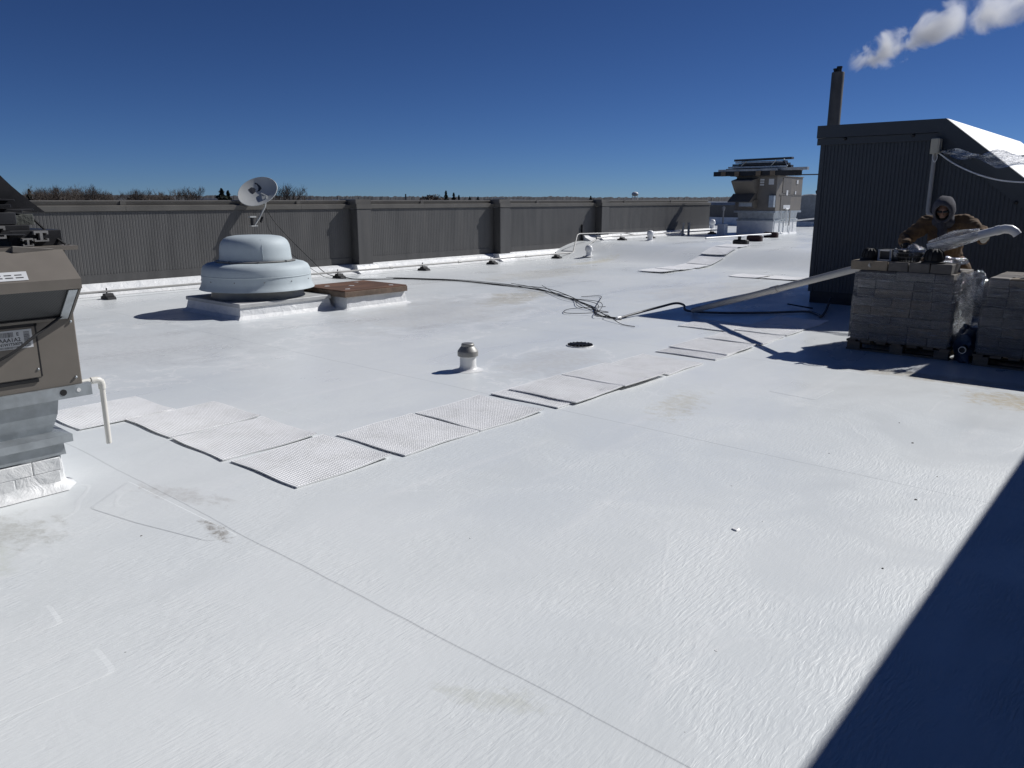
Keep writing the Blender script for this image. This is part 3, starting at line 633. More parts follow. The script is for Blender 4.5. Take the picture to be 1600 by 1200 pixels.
# base rail, tapered adapter, flange, painted curb
m = MB(); m.box(ux-1.62, ux+0.02, -1.62, 1.775, 0.547, 0.62); rail = m.build('base_rail', GALV, un)
m = MB(); m.tube([(ux+0.018,1.615,0.586),(ux+0.0225,1.615,0.586)],0.019,16); m.build('lifting_hole', BLACK, rail)
m = MB(); m.tube([(ux+0.018,1.70,0.588),(ux+0.0225,1.70,0.588)],0.012,12); m.build('lifting_hole', WHITE, rail)
def fr(x0,x1,y0,y1,z): return [(x0,y0,z),(x1,y0,z),(x1,y1,z),(x0,y1,z)]
m = MB(); m.rings([fr(ux-1.5,ux-0.03,-1.5,1.60,0.546), fr(ux-1.5,ux-0.03,-1.5,1.585,0.455), fr(ux-1.45,ux-0.06,-1.45,1.545,0.33)]); m.build('curb_adapter', GALV, un)
m = MB(); m.rings([fr(ux-1.48,ux-0.03,-1.48,1.575,0.345), fr(ux-1.53,ux+0.03,-1.53,1.63,0.33), fr(ux-1.53,ux+0.03,-1.53,1.63,0.285), fr(ux-1.5,ux+0.0,-1.5,1.60,0.285)]); m.build('flange', GALV, un)
m = MB(); m.rings([fr(ux-1.5,ux+0.0,-1.5,1.585,0.28), fr(ux-1.5,ux+0.005,-1.5,1.59,0.21)]); m.build('counter_flashing', GALV, un)
cb = MB(); rs = []
rnd = random.Random(8)
for z, o in ((0.205,0.0),(0.12,0.006),(0.06,0.010),(0.025,0.03),(0.004,0.075)):
    ring = []
    for i in range(40): y = -1.5+3.06*i/39; ring.append((ux-0.005+o+rnd.uniform(-.006,.006), y, z+rnd.uniform(-.006,.006) if z > 0.01 else z))
    for i in range(20): x = ux-0.03-1.4*i/19; ring.append((x, 1.565+o+rnd.uniform(-.006,.006), z))
    ring += [(ux-1.5,-1.5,z)]
    rs.append(ring)
cb.rings(rs); curb1 = cb.build('curb', CURB, un, smooth=60)
for z0, z1, ysq in ((0.1245,0.200,(0.75,0.98,1.22,1.40,1.555)),(0.050,0.1225,(0.80,1.06,1.30,1.545))):
    for a, e in zip(ysq[:-1], ysq[1:]):
        m = MB(); m.bev(ux-0.02, ux+0.0085+rnd.uniform(-.002,.002), a+0.0025, e-0.0025, z0, z1, 0.004); m.build('brick', CURB, curb1, smooth=30)
# condensate drain pipe of the unit
dp = thing('drain_pipe', (ux-0.02, 1.8, 0.2), 'white plastic drain pipe elbowing down beside the left rooftop unit', 'pipe')
py_ = 1.86; pxx = ux-0.05
m = MB(); m.tube([(pxx,1.70,0.615),(pxx,py_-0.03,0.615)]+[(pxx,py_-0.03+0.03*sin(R(a)),0.585+0.03*cos(R(a))) for a in (30,60,90)]+[(pxx,py_,0.20)],0.0165,14); m.build('pipe', PVC, dp, smooth=50)
m = MB(); m.tube([(pxx,py_-0.06,0.615),(pxx,py_-0.03,0.615)]+[(pxx,py_-0.03+0.03*sin(R(a)),0.585+0.03*cos(R(a))) for a in (30,60,90)]+[(pxx,py_,0.555)],0.0215,14); m.build('elbow', PVC, dp, smooth=50)
m = MB(); m.tube(bez([(ux+0.05,0.9,0.70),(ux+0.10,1.30,0.845),(ux+0.075,1.5,0.955),(ux+0.03,1.665,1.045)]),0.008,6)
tag(m.build('tie_cord', BLACK, smooth=60), 'black cord stretched diagonally across the left rooftop unit', 'cord')

# scrap metal on the left unit
def hbar(name, y, z, x0, x1, s, mat, label):
    pr = [(-.05,0),(-.05,.012),(-.038,.012),(-.038,.006),(-.010,.006),(-.010,.034),(-.038,.034),(-.038,.028),(-.05,.028),(-.05,.042),(.05,.042),(.05,.028),(.038,.028),(.038,.034),(.010,.034),(.010,.006),(.038,.006),(.038,.012),(.05,.012),(.05,0)]
    mm = MB(); mm.prism([(y+a*s, z+c*s*1.9) for a, c in pr], 'x', x0, x1); return tag(mm.build(name, mat), label, 'metal bar', 'scrap on the left unit')
hbar('aluminium_extrusion', 1.635, 1.466, -6.3, -4.995, 0.75, MILL, 'aluminium H-profile bar end at the right of the left scrap pile')
hbar('aluminium_extrusion', 1.415, 1.49, -6.3, -4.99, 0.85, MILL, 'aluminium H-profile bar end cut off by the left photo edge')
hbar('aluminium_extrusion', 1.56, 1.443, -6.3, -4.985, 0.55, MILL, 'low small aluminium bar end under the larger extrusion ends')
def slab(name, y0, y1, z0, z1, x0, x1, mat, label, cat, tilt=0.0, yaw=0.0):
    mm = MB(); w, d, h = (y1-y0)/2, (x1-x0)/2, (z1-z0); mm.bev(-d, d, -w, w, 0, h, 0.004)
    o = mm.build(name, mat); o.location = ((x0+x1)/2,(y0+y1)/2,z0); o.rotation_euler = (R(tilt),0,R(yaw)); return tag(o, label, cat, 'scrap on the left unit')
slab('steel_channel', 0.2, 1.36, 1.441, 1.465, -5.06, -4.99, CHARC, 'charcoal channel lying along the front of the left scrap pile', 'metal bar')
slab('angle_offcut', 1.45, 1.67, 1.405, 1.440, -4.945, -4.925, TAUPED, 'short brown angle piece hanging over the hood of the left unit', 'metal bar', -6, 4)
slab('flat_sheet', 0.3, 1.58, 1.530, 1.560, -6.2, -5.03, BLACKM, 'black flat panel low in the left scrap pile', 'panel', 0, 2)
slab('black_duct', 0.2, 1.54, 1.565, 1.630, -6.1, -5.06, CHARC, 'dark duct box in the middle of the left scrap pile', 'duct', 0, 0)
slab('foam_board', 1.545, 1.65, 1.557, 1.617, -5.9, -5.12, FOAM, 'rough grey foam block at the right of the left scrap pile', 'foam block', 3, 0)
slab('black_sheet', 0.2, 1.55, 1.634, 1.652, -6.0, -5.10, BLACKM, 'thin black sheet under the bent sheet on the left pile', 'sheet', 2, -3)
slab('black_tray', 1.46, 1.735, 1.443, 1.530, -5.9, -5.03, BLACKM, 'black tray at the right end of the left scrap pile', 'tray', 0, 3)
for k, (y1_, z_, x_, h_, yaw_, mt_) in enumerate(((1.50,1.500,-5.00,0.012,3,BLACKM),(1.56,1.520,-5.02,0.008,-4,CHARC),(1.66,1.612,-5.10,0.010,5,BLACKM),(1.60,1.655,-5.14,0.016,-3,BLACKM),(1.52,1.680,-5.18,0.014,6,CHARC),(1.585,1.702,-5.2,0.010,-6,BLACKM))):
    slab('metal_strip', 0.6, y1_, z_, z_+h_, x_-0.18, x_, mt_, 'ragged black metal strip, %s from the bottom of the left scrap pile' % w12[k], 'metal strip', (2,-2,3,-3,2,-1)[k], yaw_)
# bent sheet with a curved profile: tall at left, tapering to a point at right
pts = []
for i in range(13):
    t = i/12; y = 1.30+0.475*t; top = 1.905-0.06*t if t < 0.52 else 1.905-0.0312-0.34*((t-0.52)/0.48)**0.8*0.72
    pts.append((y, top))
mm = MB(); lo = [(y, 1.652+0.0*y) for y, _ in pts]
outl = pts + [(pts[-1][0]-0.015, 1.625)] + [(1.30,1.652)]
mm.prism(outl, 'x', -5.32, -5.315); bs = tag(mm.build('bent_sheet', BLACKM), 'dark bent sheet metal sweeping to a point atop the left pile', 'sheet metal', 'scrap on the left unit')
m = MB(); m.rings([[(x, y, z) for y, z in pts] for x in (-5.8,-5.316)], cap=False, close=False); m.build('flap', CHARC, bs)
m = MB(); m.box(-5.5,-5.30,1.30,1.535,1.835,1.846); m.build('lip', MILL, bs)
m = MB(); m.tube(bez([(-5.0,1.40,1.445),(-4.97,1.55,1.437),(-4.96,1.62,1.425),(-4.97,1.70,1.428),(-4.99,1.775,1.446)]),0.004,5)
tag(m.build('loose_wire', BLACK), 'thin black wire curling on the top of the left unit', 'wire')
m = MB(); m.tube([(-5.0,1.755,1.446),(-5.10,1.70,1.52),(-5.2,1.66,1.60)],0.007,5); tag(m.build('pry_rod', BLACK), 'short black rod leaning at the right of the left pile', 'rod')

# ------------------------------------------------------------------ exhaust fan and hatch
fx, fy = -11.08, 6.62
fan = thing('exhaust_fan', (fx, fy, 0), 'large pale spun-aluminium exhaust fan on a white curb', 'exhaust fan')
m = MB(); m.rings([fr(fx-0.86,fx+0.86,fy-0.86,fy+0.86,0.0), fr(fx-0.80,fx+0.80,fy-0.80,fy+0.80,0.05), fr(fx-0.775,fx+0.775,fy-0.775,fy+0.775,0.17)]); m.build('curb', CURB, fan)
m = MB(); m.bev(fx-0.80,fx+0.80,fy-0.80,fy+0.80,0.171,0.225,0.008); m.build('curb_cap', pm('chalky_metal',(0.50,0.50,0.49),0.6,0.2,0.12,6,dirt=(0.3,0.3,0.3)), fan)
m = MB(); m.lathe([(0.72,0.226),(0.70,0.25),(0.69,0.36),(0.68,0.50)],64,(fx,fy)); m.build('throat', ZINC, fan, smooth=45)
m = MB(); m.lathe([(0.60,0.765),(0.66,0.76),(0.73,0.745),(0.785,0.71),(0.812,0.66),(0.822,0.58),(0.826,0.47),(0.835,0.43),(0.852,0.39),(0.868,0.365),(0.870,0.357),(0.85,0.372),(0.82,0.42),(0.79,0.60),(0.72,0.70),(0.60,0.74)],96,(fx,fy),cap=False); m.build('wind_band', ALU, fan, smooth=60)
m = MB(); m.lathe([(0.585,0.768),(0.60,0.776),(0.60,0.784),(0.56,0.79)],96,(fx,fy)); m.build('rim', ZINC, fan, smooth=40)
m = MB(); m.lathe([(0.545,0.79),(0.548,0.80),(0.540,0.84),(0.532,0.95),(0.520,1.02),(0.495,1.075),(0.455,1.115),(0.40,1.143),(0.30,1.160),(0.15,1.167),(0.01,1.168)],96,(fx,fy)); m.build('dome', ALU, fan, smooth=60)
m = MB(); m.lathe([(0.8265,0.575),(0.8295,0.572),(0.8295,0.560),(0.8268,0.557)],96,(fx,fy),cap=False); m.build('seam', ALU, fan, smooth=60)
for k in range(12):
    a = 2*pi*k/12+0.1; m = MB(); m.ball((0.828*cos(a)+fx,0.828*sin(a)+fy,0.50),0.009,6,4); m.build('rivet', ZINC, fan)
for a in (-1.9,-0.35,1.2,2.8):
    m = MB(); m.tube([(fx+0.549*cos(a),fy+0.549*sin(a),0.80),(fx+0.536*cos(a),fy+0.536*sin(a),0.93),(fx+0.521*cos(a),fy+0.521*sin(a),1.02),(fx+0.457*cos(a),fy+0.457*sin(a),1.114)],0.004,4); m.build('dome_seam', ALU, fan)
for k in range(8):
    a = 2*pi*k/8+0.3; m = MB(); m.box(-0.02,0.02,-0.012,0.012,0,0.02); o = m.build('clip', ZINC, fan, local=True); o.location = (0.592*cos(a),0.592*sin(a),0.776); o.rotation_euler = (0,0,a)

hx0, hx1, hy0, hy1 = -11.05, -10.0, 7.52, 8.72
ht = thing('roof_hatch', (-10.5, 8.1, 0), 'brown weathered plywood cover on a white curb beside the fan', 'hatch')
rnd = random.Random(4); rs = []
for z, o in ((0.0,0.09),(0.03,0.03),(0.19,0.0)):
    ring = []
    for (xa,ya),(xb,yb) in (((hx0,hy0),(hx1,hy0)),((hx1,hy0),(hx1,hy1)),((hx1,hy1),(hx0,hy1)),((hx0,hy1),(hx0,hy0))):
        for i in range(12):
            t = i/12; x, y = xa+(xb-xa)*t, ya+(yb-ya)*t
            ring.append((x+(o if x > -10.5 else -o)*(1 if z < 0.1 else 0)+rnd.uniform(-.008,.008), y+(o*(1 if y > 8.1 else -1))+rnd.uniform(-.008,.008), z))
    rs.append(ring)
m = MB(); m.rings(rs); m.build('curb', CURB, ht, smooth=45)
m = MB(); m.bev(hx0-0.07, hx1+0.06, hy0-0.08, hy1+0.02, 0.20, 0.285, 0.006); cv = m.build('cover_frame', WOODE, ht)
m = MB(); m.bev(hx0-0.06, hx1+0.05, hy0-0.07, hy1+0.01, 0.286, 0.304, 0.004); m.build('plywood_top', WOOD, ht)
for (x, y) in ((-10.75,7.7),(-10.1,8.5),(-10.9,8.4),(-10.15,7.65),(-10.5,8.0)):
    m = MB(); q = random.Random(int(x*100+y*10)); m.prism([(x+q.uniform(.02,.05)*cos(a),y+q.uniform(.02,.06)*sin(a)) for a in (0,1,2,3,4,5)],'z',0.3045,0.3075); m.build('paint_splash', WHITE, ht)

# ------------------------------------------------------------------ satellite dish on the parapet
dc = Vector((-14.93, 9.08, 1.865)); nrm = Vector((0.65,-0.50,0.55)).normalized()
dish = thing('satellite_dish', (-15.15, 9.0, 1.69), 'grey satellite dish on the parapet above the exhaust fan', 'satellite dish')
rt = Vector((0.755,0.656,0)); rt = (rt-nrm*rt.dot(nrm)).normalized(); upv = nrm.cross(rt).normalized()
ra = R(40); xa = (rt*cos(ra)+upv*sin(ra)); ya = nrm.cross(xa)
A_, B_ = 0.42, 0.32
def dpt(u, v, o=0.0): q = u*u+v*v; return tuple(dc + xa*(A_*u) + ya*(B_*v) + nrm*(0.075*q-0.06+o))
m = MB()
front = [[dpt(r*cos(2*pi*k/48), r*sin(2*pi*k/48)) for k in range(48)] for r in (0.01,.2,.4,.6,.8,.93,1.0)]
back = [[dpt(r*cos(2*pi*k/48), r*sin(2*pi*k/48), -0.012) for k in range(48)] for r in (1.02,.93,.6,.2,.01)]
m.rings(front+back); m.build('reflector', DISHM, dish, smooth=50)
def patch(pts, mat, name, parent, o=0.003):
    mm = MB(); mm.add([dpt(u,v,o) for u, v in pts],[tuple(range(len(pts)))]); return mm.build(name, mat, parent)
logo = pm('logo_ink',(0.03,0.034,0.045),0.6)
patch([(-0.30,0.52),(-0.10,0.56),(0.0,0.46),(0.02,0.30),(-0.08,0.16),(-0.24,0.10),(-0.30,0.30)], logo, 'emblem', dish)
patch([(-0.02,0.12),(0.12,0.20),(0.20,0.36),(0.20,0.56),(0.13,0.66),(0.22,0.68),(0.27,0.55),(0.31,0.36),(0.30,0.16),(0.14,0.08)], logo, 'emblem', dish)
def W2(px, Y, Z): return (px, Y, Z)
lnb = Vector((-14.83, 8.89, 1.18))
bot = Vector(dpt(0.28,-0.92)); elb = Vector((-14.80, 9.145, 1.555))
m = MB(); m.tube([Vector(dpt(0.1,-0.15,0.01)), Vector(dpt(0.2,-0.6,0.035)), elb],0.017,8); m.build('support_arm', DISHM, dish, smooth=50)
m = MB(); m.tube([elb, elb.lerp(lnb,0.5)+Vector((0,0,-0.02)), lnb],0.018,8); m.build('feed_arm', DISHM, dish, smooth=50)
m = MB(); m.box(lnb.x-0.05,lnb.x+0.05,lnb.y-0.10,lnb.y+0.05,lnb.z-0.02,lnb.z+0.0); m.build('feed_bracket', DISHM, dish)
m = MB(); m.box(lnb.x-0.04,lnb.x+0.04,lnb.y-0.11,lnb.y+0.03,lnb.z+0.16,lnb.z+0.19); m.build('receiver_cap', DISHM, dish)
m = MB(); m.tube([(lnb.x,lnb.y-0.05,lnb.z),(lnb.x,lnb.y-0.05,lnb.z+0.16)],0.035,12); m.tube([(lnb.x-.02,lnb.y+0.16,lnb.z+0.06),(lnb.x-.02,lnb.y+0.21,lnb.z+0.17)],0.025,10); m.build('receiver', BLACKM, dish, smooth=50)
m = MB(); m.tube([dc-nrm*0.07,(-15.10,9.18,1.78),(-15.15,9.18,1.69)],0.024,10); m.box(-15.26,-15.05,9.08,9.28,1.688,1.70); m.build('mast', GALV, dish, smooth=50)
m = MB(); m.tube(bez([tuple(elb),(-14.76,9.32,1.25),(-14.68,9.65,0.85),(-14.55,10.0,0.45),(-14.45,10.35,0.10),(-14.1,10.6,0.02),(-13.6,10.62,0.012),(-12.9,11.45,0.012)]),0.009,6)
tag(m.build('dish_cable', BLACK, smooth=60), 'black cable dropping from the satellite dish to the roof', 'cable')
m = MB(); m.tube(bez([tuple(elb+Vector((0,.02,0))),(-14.7,9.1,1.30),(-14.75,9.2,1.05),(-14.7,9.6,0.6),(-14.5,10.1,0.16),(-14.2,10.3,0.02),(-13.4,10.9,0.012)]),0.005,5)
tag(m.build('dish_cable', BLACK, smooth=60), 'thinner loose cable hanging under the satellite dish', 'cable')

# ------------------------------------------------------------------ gas line along the parapet on rubber feet
gx = -14.32
gl = thing('gas_line', (gx, 5, 0), 'thin grey gas pipe running along the parapet base', 'pipe')
m = MB(); m.tube([(gx,-8,0.13),(gx,19.3,0.13),(gx,19.7,0.17),(gx,20.6,0.50),(gx,21.0,0.535),(gx,28.9,0.535)],0.021,8); m.build('pipe', GPVC, gl, smooth=50)
m = MB(); m.tube([(gx-0.02,19.35,0.13),(gx-0.28,19.9,0.62),(gx-0.30,20.05,0.66),(gx-0.2,22.4,0.62),(gx,22.8,0.54)],0.019,8); m.build('branch', GPVC, gl, smooth=50)
for y in (8.7,12.1,14.4,17.1,20.6,25.1):
    z = 0.13 if y < 19 else roof_z(y)+0.12
    m = MB(); m.tube([(gx,y-0.05,z),(gx,y+0.05,z)],0.03,8); m.build('coupling', GPVC, gl, smooth=50)
for i, y in enumerate((5.6,8.05,10.55,13.1,15.6,18.45,21.95,23.75,28.3)):
    z = roof_z(y); r_ = thing('rubber_support', (gx+0.05, y, z), 'black rubber pipe foot under the gas line, %s along from the left' % w12[i], 'pipe support', 'rubber feet under the gas line')
    m = MB(); m.prism([(-0.16,0),(0.16,0),(0.14,0.045),(0.07,0.06),(0.05,0.10),(-0.05,0.10),(-0.07,0.06),(-0.14,0.045)], 'y', -0.07, 0.07); m.build('foot', BLACK, r_, local=True)
    m = MB(); m.tube([(-0.05,0,0.09),(-0.05,0,0.19)],0.012,6); m.build('clamp', BLACKM, r_, local=True); 

# ------------------------------------------------------------------ roof vents, drain
v0 = thing('vent_pipe', (-5.43, 5.56, 0), 'short white vent with a dull metal cap near the centre', 'vent')
c = (-5.43,5.56)
m = MB(); m.lathe([(0.16,0.002),(0.105,0.012),(0.088,0.03),(0.084,0.06),(0.084,0.19)],32,c); m.build('pipe', WHITE, v0, smooth=45)
m = MB(); m.lathe([(0.095,0.155),(0.104,0.150),(0.106,0.153),(0.106,0.198),(0.104,0.203),(0.072,0.245),(0.068,0.25),(0.066,0.272),(0.060,0.278),(0.005,0.280)],40,c); m.build('cap', ZINC, v0, smooth=25)
def dome_vent(x, y, s, label):
    z = roof_z(y); t = thing('dome_vent', (x,y,z), label, 'vent', 'white dome vents by the parapet')
    m = MB(); m.lathe([(0.26*s,0.0),(0.14*s,0.02),(0.125*s,0.05),(0.125*s,0.27*s)],24); m.build('pipe', WHITE, t, smooth=45, local=True)
    m = MB(); m.lathe([(0.13*s,0.24*s),(0.165*s,0.24*s),(0.17*s,0.27*s),(0.165*s,0.36*s),(0.14*s,0.43*s),(0.09*s,0.475*s),(0.005,0.49*s)],24); m.build('cap', WHITE, t, smooth=45, local=True)
dome_vent(-13.5, 19.0, 0.68, 'white dome vent at the foot of the ramp by the parapet')
dome_vent(-13.42, 22.3, 0.68, 'white dome vent on the raised roof before the far wall section')
dome_vent(-17.0, 33.7, 0.85, 'farthest white dome vent past the end of the parapet')
dr = thing('roof_drain', (-5.37,7.42,0), 'round black roof drain grate in the white roof', 'drain')
m = MB(); m.lathe([(0.168,0.002),(0.162,0.010),(0.156,0.011),(0.152,0.006),(0.150,0.004)],40,(-5.37,7.42),cap=False); m.build('rim', CURB, dr, smooth=40)
m = MB(); m.lathe([(0.150,0.004),(0.01,0.005)],40,(-5.37,7.42)); m.build('bowl', BLACK, dr)
for k in range(18):
    a = 2*pi*k/18; m = MB(); m.box(0.085,0.15,-0.007,0.007,0.012,0.022); o = m.build('grate_bar', BLACKM, dr, local=True); o.rotation_euler = (0,0,a)
m = MB(); m.lathe([(0.09,0.010),(0.09,0.028),(0.075,0.03),(0.072,0.010)],24,(-5.37,7.42),cap=False); m.build('grate_ring', BLACKM, dr)
for k in range(9):
    m = MB(); m.box(-0.075,0.075,-0.004,0.004,0.014,0.024); o = m.build('grate_bar', BLACKM, dr, local=True); o.location = (0,-0.064+k*0.016,0)

# ------------------------------------------------------------------ walkway pads
def pad_mesh(seed, N, curl):
    r = random.Random(seed); m = MB(); S = 0.745; top = []; ph = [r.uniform(0,6) for _ in range(4)]; cv = [r.uniform(0,1)**2*curl for _ in range(4)]
    def h(u, v):
        z = 0.0115 + 0.002*sin(5*u+ph[0])+0.003*sin(6*v+ph[1])
        e = max(0, abs(2*u-1)-0.6)/0.4; f = max(0, abs(2*v-1)-0.6)/0.4
        z += cv[0]*e*e*(1 if u > .5 else 0.3)+(0.3*cv[1] if v > .5 else 0.45*cv[1])*f*f+cv[2]*(max(0,u-.5)*max(0,v-.5)*4)**2*1.5+cv[3]*(max(0,.5-u)*max(0,v-.5)*4)**2
        return z
    for j in range(N+1):
        for i in range(N+1):
            u, v = i/N, j/N; ed = i in (0,N) or j in (0,N)
            nub = 0.002 if ed else (0.0070 if (i % 2 == 0 and j % 2 == 0) else (-0.0012 if (i % 2 == 1 and j % 2 == 1) else 0.001))
            wx_ = 0.006*sin(7*v+ph[2])*(abs(2*u-1)**4); wy_ = 0.006*sin(7*u+ph[3])*(abs(2*v-1)**4)
            top.append(((u-.5)*S+wx_, (v-.5)*S+wy_, h(u,v)+nub))
    n = N+1
    m.add(top, [(j*n+i, j*n+i+1, (j+1)*n+i+1, (j+1)*n+i) for j in range(N) for i in range(N)])
    rim = [j for j in range(n)] + [k*n+N for k in range(1,n)] + [N*n+k for k in range(N-1,-1,-1)] + [k*n for k in range(N-1,0,-1)]
    base = len(m.v); m.v += [(top[k][0]*0.995, top[k][1]*0.995, max(0.0015, top[k][2]-0.0105)) for k in rim]; q = len(rim)
    m.f += [(rim[k], rim[(k+1)%q], base+(k+1)%q, base+k) for k in range(q)]
    m.f.append(tuple(base+k for k in range(q)))
    return m.mesh('walkway_pad', PAD)
PM = [pad_mesh(20+i, 76, 0.016) for i in range(5)]; PMF = [pad_mesh(40+i, 24, 0.018) for i in range(2)]
gp = 'white walkway pads'
def pad(x, y, k, rz, label, dz=0.0, far=False, sx_=1.0, sy_=1.0, slope=0.0):
    o = bpy.data.objects.new('walkway_pad', (PMF if far else PM)[k % (2 if far else 5)]); COL.objects.link(o)
    o.location = (x, y, roof_z(y)+dz); o.rotation_euler = (slope, 0, R(rz)); o.scale = (sx_,sy_,1); tag(o, label, 'walkway pad', gp)
pad(-4.24,2.84,0,0.6,'nearest walkway pad, at the corner of the two pad rows')
pad(-5.03,2.81,1,-0.4,'walkway pad just left of the corner pad',sx_=0.98); pad(-5.80,2.81,2,0.5,'walkway pad second left of the corner pad',sx_=0.97); pad(-6.50,2.45,3,1.2,'leftmost walkway pad, behind the drain pipe',sx_=0.94)
pad(-4.21,3.66,4,0.8,'first walkway pad beyond the corner pad',sx_=1.0); pad(-4.20,4.44,0,-1.2,'second walkway pad beyond the corner pad, left of the capped vent'); pad(-4.18,5.32,1,1.4,'third walkway pad beyond the corner pad, just past the capped vent')
pad(-4.14,5.52,2,1.2,'pad lapped over the far end of the third walkway pad',dz=0.014); pad(-4.11,6.27,3,-0.6,'fourth walkway pad beyond the corner pad',dz=0.024); pad(-4.12,7.035,4,0.5,'walkway pad just before the roof drain')
pad(-4.10,7.99,0,0.4,'short lapped pad just past the roof drain',sy_=0.88); pad(-4.10,8.32,1,-0.5,'pad overlapping the short one past the roof drain',dz=0.013); pad(-4.11,9.2,2,0.8,'walkway pad at the edge of the penthouse shadow')
pad(-4.12,10.04,3,0.0,'walkway pad in the penthouse shadow left of the pallets'); pad(-4.84,9.85,4,0.3,'pad beside the shaded one, toward the black hose')
pad(-4.13,10.82,0,0.2,'farthest pad of the near path, deep in penthouse shadow')
fs = math.atan(0.4/2.3)
for k, (x, y, sl_) in enumerate([(-9.72,16.62,0),(-9.72,17.42,0),(-9.74,18.30,0.05),(-9.78,19.12,0.20),(-9.82,19.98,0.22),(-9.86,20.9,0.05)]):
    pad(x, y, k, (k%3)-1, 'far walkway pad climbing the roof ramp, %s from its foot' % w12[k], dz=0.02, far=True, slope=sl_)
for k, (x, y) in enumerate([(-7.5,16.9),(-6.73,16.92),(-5.95,16.95),(-5.2,16.93)]):
    pad(x, y, k, 0.5-k*0.4, 'far walkway pad beside the penthouse, %s from the left' % w12[k], far=True, dz=0.004)

# ------------------------------------------------------------------ cables and hoses on the roof
rnd = random.Random(21)
basep = [(-13.2,11.2),(-12.6,11.5),(-11.7,11.78),(-10.4,11.75),(-9.5,11.7),(-8.3,11.05),(-7.3,10.3),(-6.7,9.7),(-6.3,9.5),(-6.1,9.48)]
labs = ['thick black cable lying straight across the roof to the hose','black cable twisting beside the thick one across the roof','thin black cable looping wide of the bundle','thin dark cable ending short of the drain','coiled stray cable in the middle of the bundle']
for k in range(5):
    p = []
    for i, (x, y) in enumerate(basep[(0 if k < 3 else 3):]):
        a = (0.02,0.05,0.10,0.14,0.16)[k]*(1.6 if i > 3 else 1); p.append((x+rnd.uniform(-a,a), y+rnd.uniform(-a,a)*1.5, 0.012+0.014*k*(0.3+rnd.random())))
    if k == 2: p = p[:-2]+[(-6.9,9.9,0.02),(-7.5,10.9,0.03),(-7.9,11.5,0.02),(-8.1,11.2,0.02)]
    if k == 3: p += [(-5.9,9.1,0.012),(-5.6,9.0,0.012)]
    if k == 4: p = p[1:-2]+[(-6.8,9.5,0.03),(-7.1,9.4,0.02),(-7.3,9.8,0.02),(-6.9,10.2,0.05)]
    m = MB(); m.tube(bez(p,6), (0.009,0.007,0.005,0.005,0.005)[k], 6); tag(m.build('power_cable', BLACK, smooth=60), labs[k], 'cable', 'cables across the roof')
hs = thing('conduit_hose', (-5.7,10.7,0), 'dark conduit hose kinking from the sunlit roof into the penthouse shadow', 'hose')
m = MB(); m.tube(bez([(-6.16,9.50,0.025),(-6.15,10.0,0.05),(-6.10,10.55,0.085),(-6.02,10.85,0.115),(-5.90,10.90,0.09),(-5.75,10.75,0.03),(-5.3,10.9,0.025),(-4.75,11.4,0.025),(-4.35,11.9,0.025),(-4.1,11.7,0.025),(-3.98,11.5,0.03),(-4.1,12.0,0.03),(-4.3,12.7,0.05),(-4.4,13.1,0.12)],6),0.018,10); m.build('hose', pm('grey_hose',(0.10,0.10,0.105),0.5), hs, smooth=60)
m = MB(); m.tube([(-6.17,9.42,0.026),(-6.16,9.50,0.028)],0.022,10); m.build('end_fitting', WHITE, hs, smooth=60)
lp = thing('leaning_downpipe', (-5.56,10.62,0), 'long grey plastic pipe leaning from the roof onto the left pallet stack', 'pipe')
pa, pb = Vector((-5.60,10.64,0.06)), Vector((-2.72,9.36,0.985)); 
m = MB(); m.tube([pa,pb],0.043,16); m.build('pipe', GPVC, lp, smooth=50)
mid = pa.lerp(pb,0.53); dd = (pb-pa).normalized(); m = MB(); m.tube([mid-dd*0.07,mid+dd*0.06],0.050,16); m.build('coupling', GPVC, lp, smooth=50)
m = MB(); m.tube([(-4.9,12.55,0.03),(-4.4,12.3,0.03)],0.012,6); tag(m.build('rod', BLACK), 'short dark rod on the shaded roof at the penthouse foot', 'rod')

# ------------------------------------------------------------------ membrane patches lapped on the roof
def patch_on_roof(pts, h=0.0022):
    cx_ = sum(p[0] for p in pts)/len(pts); cy_ = sum(p[1] for p in pts)/len(pts); P = []
    n_ = len(pts)
    for i in range(n_):                       # rounded corners
        a_, b_, c_ = Vector(pts[i-1]), Vector(pts[i]), Vector(pts[(i+1)%n_]); r1 = b_+(a_-b_).normalized()*min(0.04,(a_-b_).length*0.3); r2 = b_+(c_-b_).normalized()*min(0.04,(c_-b_).length*0.3)
        for t_ in (0,0.25,0.5,0.75,1): P.append((1-t_)**2*r1+2*t_*(1-t_)*b_+t_*t_*r2)
    m = MB(); m.rings([[(p.x,p.y,0.0005) for p in P],[(cx_+(p.x-cx_)*0.95,cy_+(p.y-cy_)*0.95,h) for p in P]])
    o = m.build('membrane_patch', ROOF, roof); return o
for pts in ([(-3.52,0.2),(-3.30,0.2),(-3.28,0.96),(-3.50,0.98)], [(-3.02,0.1),(-2.78,0.1),(-2.77,0.96),(-3.0,0.98)], [(-4.50,1.52),(-4.78,1.86),(-3.51,1.885),(-3.58,1.74),(-4.1,1.6)],
            [(-2.73,6.70),(-2.30,6.66),(-2.28,7.14),(-2.70,7.18)]):
    patch_on_roof(pts)
